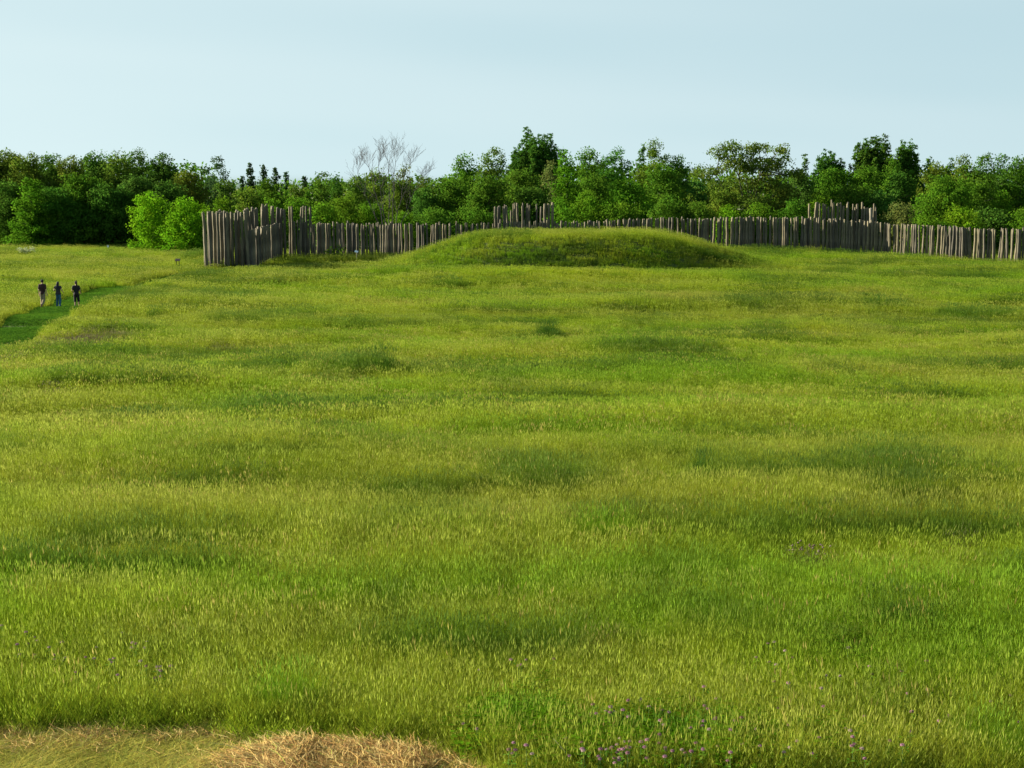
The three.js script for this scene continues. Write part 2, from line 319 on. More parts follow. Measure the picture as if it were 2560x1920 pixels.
{
  const R = rng(91), cx = -1.72, cd = 12.88;
  const lump = (x, d) => {                  // height of the heap above the turf
    const e = Math.hypot((x - cx) / 1.32, (d - cd) / 0.72); if (e > 1.05) return 0;
    const b = 0.15 * bump(x, -2.16, 0.42) + 0.105 * bump(x, -1.45, 0.46) + 0.10 * bump(x, -0.88, 0.34) + 0.06 * bump(x, -2.7, 0.30);
    return Math.max(0, b * (1 - smooth(0.7, 1.05, e)) + 0.05 * (fbm(x * 6, d * 6, 2) - 0.3) * (1 - smooth(0.7, 1.02, e)));
  };
  const pile = thing('hay_pile', new THREE.Vector3(cx, ground(cx, -cd), -cd), 'heap of golden brown cut hay lying on the turf in the foreground', 'hay');
  const y0 = ground(cx, -cd), n = 56, m = 32, pos = [], idx = [];
  for (let j = 0; j <= m; j++) for (let i = 0; i <= n; i++) { const x = cx + (i / n - 0.5) * 2.8, d = cd + (j / m - 0.5) * 1.6; pos.push(x - cx, ground(x, -d) - y0 + lump(x, d) - 0.012, -d + cd); }
  for (let j = 0; j < m; j++) for (let i = 0; i < n; i++) { const a = j * (n + 1) + i; idx.push(a, a + 1, a + n + 1, a + 1, a + n + 2, a + n + 1); }
  const g = new THREE.BufferGeometry(); g.setAttribute('position', new THREE.Float32BufferAttribute(pos, 3)); g.setIndex(idx); g.computeVertexNormals();
  part(pile, 'heap', g, new THREE.MeshStandardMaterial({ color: lin(0.25, 0.160, 0.065), roughness: 1 }));
  const F = new Faces();
  for (let k = 0; k < 26000; k++) {
    const x = cx + (R() - 0.5) * 2.8, d = cd + (R() - 0.5) * 1.6, h = lump(x, d); if (h < 0.008 && R() < 0.9) continue;
    const up = R() < 0.06;
    strand(F, x - cx, ground(x, -d) - y0 + h - 0.02 + 0.045 * R(), -d + cd, 0.10 + 0.28 * R() * R(), R() * 6.283, up ? 0.2 + 0.6 * R() : gauss(R) * 0.13, gauss(R) * 1.1, 0.0022 + 0.0024 * R(), HAY(R));
  }
  tag(part(pile, 'straw_tangle', F.geo(), M.straw), null, null, null, 'stuff');
  for (let k = 0; k < 42; k++) {            // the long stalks that stand out of the heap
    const F2 = new Faces(), x = cx + (R() - 0.5) * 2.3, d = cd + (R() - 0.35) * 0.8, h = lump(x, d); if (h < 0.04) continue;
    strand(F2, x - cx, ground(x, -d) - y0 + h - 0.01, -d + cd, 0.18 + 0.24 * R(), R() < 0.5 ? R() * 0.8 - 0.4 : 3.14 + R() * 0.8 - 0.4, 0.25 + 0.6 * R(), gauss(R) * 0.5, 0.0042, [0.50, 0.44, 0.17]);
    part(pile, 'stalk', F2.geo(), M.straw);
  }
  // thin swath of dry clippings along the mown edge
  const S = new Faces();
  for (let k = 0; k < 15000; k++) {
    const x = -6.6 + 6.4 * R(), e = mownEdge(x), d = e - 0.02 - Math.abs(gauss(R)) * 0.34, w = fbm(x * 1.9 + 2, d * 2.6, 2);
    if (R() > smooth(0.46, 0.68, w) * 0.75 + 0.04) continue;
    strand(S, x, ground(x, -d) + 0.04 + 0.07 * R(), -d, 0.08 + 0.22 * R() * R(), R() * 6.283, gauss(R) * 0.18, gauss(R) * 0.9, 0.0025 + 0.002 * R(), HAY(R));
  }
  const sw = new THREE.Mesh(S.geo(), M.straw); sw.name = 'hay_clippings'; sw.castShadow = sw.receiveShadow = true; tag(sw, 'thin swath of dry clippings along the mown edge', 'hay', null, 'stuff'); scene.add(sw);
  // two pale cut stalks before the clover
  [[1438, 1904, -0.75, 0.42, 'pale cut stalk leaning over beside the pink clover'], [1517, 1895, 1.5, 0.35, 'pale cut stalk standing upright in the pink clover']].forEach(([px, py, pitch, len, label]) => {
    const p = at(px, py, 12.75), q = new THREE.Vector3(p.x, ground(p.x, p.z), p.z), st = thing('cut_stalk', q, label, 'stalk');
    const up = Math.abs(pitch) > 1, len2 = up ? p.y + 0.09 - q.y : 0.5, gm = new THREE.CylinderGeometry(0.004, 0.006, len2, 6); gm.translate(0, len2 / 2, 0); if (!up) { gm.rotateZ(0.7); gm.translate(0.12, 0, 0); }
    part(st, 'stalk', gm, new THREE.MeshStandardMaterial({ color: lin(0.48, 0.43, 0.24), roughness: 0.6 }));
  });
}
{ // pink clover: the flowers one can pick out in the foreground
  const R = rng(55), stemMat = new THREE.MeshStandardMaterial({ color: lin(0.07, 0.14, 0.02), roughness: 0.8 });
  const leafMat = new THREE.MeshPhysicalMaterial({ color: lin(0.065, 0.15, 0.008), roughness: 0.8, specularIntensity: 0.06, transmission: 0.3, thickness: 0, side: THREE.DoubleSide });
  const heads = [lin(0.29, 0.14, 0.20), lin(0.21, 0.09, 0.125), lin(0.31, 0.215, 0.215), lin(0.18, 0.10, 0.07)].map(c => new THREE.MeshStandardMaterial({ color: c, roughness: 0.9 }));
  const headGeo = (() => { const parts = [], r = rng(3); for (let k = 0; k < 34; k++) { const g = new THREE.ConeGeometry(0.0035, 0.013, 4); const y = 1 - 1.55 * (k + 0.5) / 34, s = Math.sqrt(Math.max(0, 1 - y * y)), a = k * 2.39996; const v = new THREE.Vector3(s * Math.cos(a), y, s * Math.sin(a)); g.applyQuaternion(new THREE.Quaternion().setFromUnitVectors(new THREE.Vector3(0, 1, 0), v)); g.translate(v.x * 0.012, v.y * 0.011, v.z * 0.012); parts.push(g); } return mergeGeometries(parts); })();
  const stemGeo = new THREE.CylinderGeometry(0.0014, 0.0022, 1, 5); stemGeo.translate(0, 0.5, 0);
  const leafGeo = (() => { const F = new Faces(); for (let k = 0; k < 3; k++) { const a = k * 2.094; const P = (r, b, y) => F.v(Math.cos(a + b) * r, y, Math.sin(a + b) * r, [1, 1, 1]); const o = P(0.002, 0, 0), l = P(0.022, -0.45, 0.006), t = P(0.034, 0, 0.002), r = P(0.022, 0.45, 0.006); F.t(o, l, t); F.t(o, t, r); } return F.geo(); })();
  const places = [];
  const blob = (px, py, sx, sy, n) => { for (let k = 0; k < n; k++) { const X = px + gauss(R) * sx, Y = py + gauss(R) * sy; if (X > -40 && X < 2600 && Y > 1490 && Y < 1940) places.push([X, Y]); } };
  blob(1500, 1892, 55, 22, 30); blob(1640, 1868, 90, 30, 26); blob(1800, 1895, 110, 22, 18); blob(1560, 1775, 110, 14, 16); blob(1930, 1850, 120, 45, 22); blob(1290, 1885, 60, 22, 12); blob(2120, 1870, 90, 40, 14); blob(1850, 1745, 130, 40, 12); blob(2180, 1690, 110, 30, 10); blob(2380, 1770, 100, 25, 7); blob(1980, 1630, 60, 16, 6);
  blob(60, 1605, 45, 14, 12); blob(200, 1640, 90, 22, 10); blob(390, 1660, 50, 14, 12); blob(340, 1600, 30, 10, 6); blob(590, 1860, 90, 12, 10); blob(400, 1810, 80, 30, 6); blob(1160, 1830, 40, 30, 5); blob(1300, 1640, 70, 20, 6);
  let first = true, proto = [];
  for (const [px, py] of places) {
    // the head shows at this pixel, 0.33 m above the ground
    let p = null; const tall = 0.30 + 0.12 * R();
    for (let d = 11.5; d < 40; d += 0.02) { const q = at(px, py, d); if (q.y <= ground(q.x, q.z) + tall) { p = q; break; } }
    if (!p || -p.z < mownEdge(p.x) + 0.05) continue;
    const k = R() < 0.42 ? 0 : R() < 0.45 ? 1 : R() < 0.5 ? 2 : 3, base = new THREE.Vector3(p.x, ground(p.x, p.z), p.z);
    let t = proto[k];
    if (!t) {
      t = proto[k] = new THREE.Group();
      const s = part(t, 'stem', stemGeo, stemMat); s.scale.y = 0.345;
      const h = part(t, 'flower_head', headGeo, heads[k]); h.position.y = 0.345;
      for (const [y, a] of [[0.31, 0.4], [0.22, 2.5], [0.13, 4.2]]) { const l = part(t, 'leaf', leafGeo, leafMat); l.position.set(Math.cos(a) * 0.02, y, Math.sin(a) * 0.02); l.rotation.set(0.3, a, 0.2); }
    }
    const c = t.clone(); c.name = numbered('clover_flower'); c.position.copy(base); c.scale.setScalar(tall / 0.345 * 0.96); c.scale.x *= 1.35; c.scale.z *= 1.35; c.rotation.set((R() - 0.5) * 0.2, R() * 6.28, (R() - 0.5) * 0.2);
    const where = px < 700 ? 'in the sparse patch at the left of the foreground' : px < 1200 ? 'behind the hay heap' : py > 1830 ? (px < 1720 ? 'in the dense patch along the bottom edge' : 'near the bottom edge right of the dense patch') : 'scattered above the dense bottom patch';
    tag(c, `${['rose pink', 'deep mauve', 'pale pink', 'faded brown'][k]} clover flower ${where}`, 'flower', `${['rose pink', 'deep mauve', 'pale pink', 'faded brown'][k]} clover flowers ${where}`); scene.add(c);
  }
  // low leafy clover under them and the far clover patches
  const leafBed = (() => { const F = new Faces(), r = rng(8); for (let k = 0; k < 60; k++) { const a = r() * 6.28, q = Math.sqrt(r()) * 0.2, x = Math.cos(a) * q, z = Math.sin(a) * q, y = 0.35 + 0.6 * r(), s = 0.018 + 0.016 * r(), f = r() * 6.28, tx = (r() - 0.5) * 0.9, c = 0.7 + 0.6 * r(), C = [c, c, c]; const A = F.v(x - Math.cos(f) * s, y, z - Math.sin(f) * s, C), B = F.v(x - Math.sin(f) * s, y + tx * s, z + Math.cos(f) * s, C), D = F.v(x + Math.cos(f) * s, y, z + Math.sin(f) * s, C), E = F.v(x + Math.sin(f) * s, y - tx * s, z - Math.cos(f) * s, C); F.t(A, B, D); F.t(A, D, E); } return F.geo(); })();
  const bed = [];
  for (const [px, py, sx, sy, n] of [[1500, 1900, 90, 30, 60], [1680, 1880, 130, 34, 90], [1900, 1900, 140, 30, 50], [1290, 1850, 90, 35, 40], [2250, 1600, 100, 36, 60], [2100, 1655, 60, 20, 24], [1250, 1845, 60, 25, 24]]) for (let k = 0; k < n; k++) {
    const p = groundAtPixel(px + gauss(R) * sx, py + gauss(R) * sy), t = 0.8 + 0.4 * R(); if (-p.z < mownEdge(p.x) + 0.1) continue;
    bed.push([p.x, p.z, 1, 0.27 + 0.1 * R(), R() * 6.28, 0, 0, 0.075 * t, 0.17 * t, 0.006 * t, 0]);
  }
  scatter('clover_leaves', [leafBed], bed, 'low dark green clover leaves under the pink flowers', 'clover');
  const farHead = (() => { const F = new Faces(), r = rng(18); for (let k = 0; k < 26; k++) { const a = r() * 6.28, q = Math.sqrt(r()) * 0.35, x = Math.cos(a) * q, z = Math.sin(a) * q, y = 0.75 + 0.4 * r(), s = 0.018, C = r() < 0.6 ? [1, 1, 1] : [0.7, 0.6, 0.5]; const T = F.v(x, y + s * 2.4, z, C), B = F.v(x, y - s * 2.4, z, C), q4 = [0, 1, 2, 3].map(i => F.v(x + Math.cos(i * 1.57) * s, y, z + Math.sin(i * 1.57) * s, C)); for (let i = 0; i < 4; i++) { F.t(q4[i], T, q4[(i + 1) % 4]); F.t(q4[i], q4[(i + 1) % 4], B); } } return F.geo(); })();
  const fh = [];
  for (const p of PATCHES) if (p.kind === 'clover') { const n = Math.round(9 * p.rx * p.rd * p.s); for (let k = 0; k < Math.min(n, 900); k++) { const a = R() * 6.28, q = Math.sqrt(R()) * 1.05, x = p.x + Math.cos(a) * q * p.rx, d = p.d + Math.sin(a) * q * p.rd; if (d > 54 && pathDistance(x, d) < 0.2) continue; if (fbm(x * 0.8, d * 0.8, 2) < 0.42) continue; const t = 0.7 + 0.5 * R(); fh.push([x, -d, 1, 0.36 + 0.06 * R(), R() * 6.28, 0, 0, 0.16 * t, 0.115 * t, 0.10 * t, 0]); } }
  scatter('faded_clover_heads', [farHead], fh, 'mauve brown patches of faded clover heads in the meadow', 'clover', M.straw);
}

// ------------------------------------------------------------------ trees
const TONE = { dark: [0.056, 0.122, 0.016], pine: [0.036, 0.076, 0.026], mid: [0.064, 0.148, 0.012], light: [0.074, 0.172, 0.010], bright: [0.112, 0.275, 0.009], olive: [0.088, 0.144, 0.016], tan: [0.100, 0.136, 0.032], deep: [0.052, 0.128, 0.015], cool: [0.056, 0.148, 0.024], lime: [0.098, 0.200, 0.010] };  // leaf tones; darker ones also carry shade, brighter ones also carry sunlight
function leafFace(F, R, x, y, z, nx, ny, nz, s, c) {
  let ax = -nz, az = nx, l = Math.hypot(ax, az) || 1; ax /= l; az /= l; let ay = 0;
  let bx = ny * az - nz * ay, by = nz * ax - nx * az, bz = nx * ay - ny * ax;
  const t = R() * 6.283, ct = Math.cos(t), st = Math.sin(t);
  const ux = ax * ct + bx * st, uy = ay * ct + by * st, uz = az * ct + bz * st, vx = bx * ct - ax * st, vy = by * ct - ay * st, vz = bz * ct - az * st;
  const w = s * 0.62;
  const A = F.v(x - ux * s, y - uy * s, z - uz * s, c), B = F.v(x + vx * w, y + vy * w, z + vz * w, c), C = F.v(x + ux * s, y + uy * s, z + uz * s, c), D = F.v(x - vx * w, y - vy * w, z - vz * w, c);
  F.t(A, B, C); F.t(A, C, D);
}
function foliage(R, lobes, { size = 0.17, density = 2.4, per = 15, spread = 0.34, tone, vary = 0.28, fill = 0.35 }) {
  const F = new Faces();
  for (const L of lobes) {
    const area = 4 * Math.PI * Math.pow((Math.pow(L.rx * L.ry, 1.6) + Math.pow(L.rx * L.rz, 1.6) + Math.pow(L.ry * L.rz, 1.6)) / 3, 1 / 1.6);
    const n = Math.max(4, Math.round(area * density));
    const lt = 0.88 + 0.24 * R();
    for (let k = 0; k < n; k++) {
      let ox = gauss(R), oy = gauss(R), oz = gauss(R); const l = Math.hypot(ox, oy, oz) || 1; ox /= l; oy /= l; oz /= l;
      const q = R() < fill ? 0.35 + 0.5 * R() : 0.82 + 0.26 * R();
      const cx = L.x + ox * L.rx * q, cy = L.y + oy * L.ry * q, cz = L.z + oz * L.rz * q;
      if (cy < 0.05) continue;
      const ct = lt * (1 - vary / 2 + vary * R()), yel = 0.85 + 0.35 * R();
      for (let i = 0; i < per; i++) {
        const x = cx + gauss(R) * spread, y = cy + gauss(R) * spread * 0.75, z = cz + gauss(R) * spread; if (y < 0.02) continue;
        let nx = ox * 0.7 + gauss(R) * 0.7, ny = oy * 0.5 + 0.35 + gauss(R) * 0.6, nz = oz * 0.7 + gauss(R) * 0.7; const nl = Math.hypot(nx, ny, nz) || 1;
        const t = ct * (0.8 + 0.4 * R());
        leafFace(F, R, x, y, z, nx / nl, ny / nl, nz / nl, size * (0.7 + 0.6 * R()), [tone[0] * t * yel, tone[1] * t, tone[2] * t]);
      }
    }
  }
  return F.geo();
}
function tube(list, ax, ay, az, bx, by, bz, r0, r1, sides = 6) {      // a tapered limb
  const d = new THREE.Vector3(bx - ax, by - ay, bz - az), len = d.length(), g = new THREE.CylinderGeometry(r1, r0, len, sides, 1, true);
  g.translate(0, len / 2, 0); g.applyQuaternion(new THREE.Quaternion().setFromUnitVectors(new THREE.Vector3(0, 1, 0), d.normalize())); g.translate(ax, ay, az); list.push(g);
}
function limbs(R, h, w, r0, n = 5) {          // trunk with limbs running up into the crown
  const L = []; let x = 0, z = 0, y = -0.15;
  for (let k = 0; k < 4; k++) { const nx = x + gauss(R) * 0.1, nz = z + gauss(R) * 0.1, ny = y + h * 0.165; tube(L, x, y, z, nx, ny, nz, r0 * (1 - k * 0.2), r0 * (0.8 - k * 0.2), 8); x = nx; y = ny; z = nz;
    for (let i = 0; i < n / 3; i++) { const a = R() * 6.28, l = w * (0.35 + 0.25 * R()); tube(L, x, y, z, x + Math.cos(a) * l, y + h * 0.07 * (0.6 + R()), z + Math.sin(a) * l, r0 * 0.35, r0 * 0.1); } }
  return mergeGeometries(L);
}
function lobesFor(type, R, h, w) {
  const L = [], add = (x, y, z, rx, ry = rx, rz = rx) => L.push({ x, y, z, rx, ry, rz });
  if (type === 'round' || type === 'bush') {
    const low = type === 'bush' ? 0.04 : 0.10, n = type === 'bush' ? 13 : 15;
    for (let k = 0; k < n; k++) {
      const f = (k + 0.5) / n, y = h * (low + (0.90 - low) * f), prof = Math.sqrt(Math.max(0.08, 1 - Math.pow((f - (type === 'bush' ? 0.36 : 0.45)) / (type === 'bush' ? 0.72 : 0.62), 2)));
      const a = k * 2.4 + R() * 1.2, q = w * prof * (0.45 + 0.25 * R()), rr = w * (0.30 + 0.14 * R()) * (0.65 + 0.35 * prof);
      add(Math.cos(a) * q, Math.min(y, h - rr * 0.8), Math.sin(a) * q, rr * 1.05, rr * 0.85, rr);
    }
    add(0, h - w * 0.30, 0, w * 0.36, w * 0.30, w * 0.36); add(0, h * 0.45, 0, w * 0.55, h * 0.36, w * 0.55);
  } else if (type === 'poplar') {
    const n = 26;
    for (let k = 0; k < n; k++) {
      const a = k * 2.4 + 0.3 * R(), q = w * Math.sqrt((k + 0.4) / n) * 0.92, top = h * (1 - 0.34 * Math.pow(q / w, 2.4)) * (0.84 + 0.16 * R()), ry = h * (0.07 + 0.05 * R());
      add(Math.cos(a) * q, top - ry * 1.0, Math.sin(a) * q, w * 0.12, ry, w * 0.12);
      add(Math.cos(a) * q * 0.9, top - ry * 2.3, Math.sin(a) * q * 0.9, w * 0.19, ry * 1.1, w * 0.19);
    }
    for (let k = 0; k < 9; k++) { const a = R() * 6.28, q = w * 0.6 * R(); add(Math.cos(a) * q, h * (0.35 + 0.42 * R()), Math.sin(a) * q, w * 0.34, h * 0.10, w * 0.34); }
  } else if (type === 'spire') {
    for (let k = 0; k < 9; k++) { const f = (k + 0.5) / 9, y = h * (0.25 + 0.72 * f), rr = w * (0.95 - 0.75 * Math.pow(Math.abs(f - 0.35) / 0.65, 1.4)); const a = R() * 6.28; add(Math.cos(a) * w * 0.2, y - h * 0.03, Math.sin(a) * w * 0.2, Math.max(0.25, rr * 0.75), h * 0.065, Math.max(0.25, rr * 0.75)); }
  } else if (type === 'cone') {
    for (let k = 0; k < 15; k++) { const f = (k + 0.5) / 15, y = h * (0.06 + 0.88 * f), q = w * (1 - 0.78 * Math.pow(f, 1.5)); const a = k * 2.4; add(Math.cos(a) * q * 0.45, y, Math.sin(a) * q * 0.45, q * 0.55 + 0.2, h * 0.07, q * 0.55 + 0.2); }
  } else if (type === 'loose') {
    for (let k = 0; k < 17; k++) { const f = (k + 0.5) / 17, y = h * (0.12 + 0.82 * f), q = w * Math.sqrt(Math.max(0.06, 1 - Math.pow((f - 0.35) / 0.68, 2))); const a = k * 2.4 + R(); add(Math.cos(a) * q * 0.68, y, Math.sin(a) * q * 0.68, w * 0.20 * (0.8 + 0.5 * R()), h * 0.055 * (0.8 + 0.6 * R()), w * 0.22); }
  } else if (type === 'flat') {
    const pads = [[-0.86, 0.72, 0.20], [-0.64, 0.90, 0.20], [-0.42, 0.96, 0.17], [-0.42, 0.80, 0.24], [-0.14, 0.90, 0.22], [0.06, 0.955, 0.13], [0.24, 0.94, 0.18], [0.50, 0.92, 0.18], [0.66, 0.82, 0.22], [0.86, 0.70, 0.20], [0.30, 0.80, 0.22], [-0.12, 0.78, 0.20], [0.52, 0.72, 0.28], [0.05, 0.78, 0.30], [-0.2, 0.62, 0.30], [0.3, 0.60, 0.30], [0.0, 0.45, 0.30], [0.4, 0.42, 0.26], [-0.4, 0.46, 0.28], [0.15, 0.28, 0.26], [-0.2, 0.27, 0.24], [0.62, 0.55, 0.22], [-0.66, 0.58, 0.2]];
    for (const [x, y, r] of pads) { add(x * w * 0.92, y * h, (R() - 0.5) * w * 0.8, r * w, r * w * (0.42 + 0.2 * R()), r * w * 1.1); }
  }
  return L;
}
function spruceFoliage(R, h, w, tone) {
  const F = new Faces(), tiers = Math.round(h / 0.42);
  for (let k = 0; k < tiers; k++) {
    const f = k / tiers, y = h * (0.12 + 0.88 * f), rad = w * Math.pow(1 - f, 0.8) * (0.7 + 0.5 * R()) + 0.14, nb = Math.max(4, Math.round(10 - 4 * f));
    for (let b = 0; b < nb; b++) {
      if (R() < 0.12) continue;
      const a = R() * 6.283, len = rad * (0.6 + 0.5 * R());
      for (let i = 0; i < Math.max(5, Math.round(len * 16)); i++) { const q = R() * len, t = 0.7 + 0.6 * R(); leafFace(F, R, Math.cos(a) * q + gauss(R) * 0.1, y + q * 0.12 + gauss(R) * 0.1, Math.sin(a) * q + gauss(R) * 0.1, gauss(R) * 0.6, 0.7, gauss(R) * 0.6, 0.13 + 0.09 * R(), tone.map(v => v * t)); }
    }
  }
  return F.geo();
}
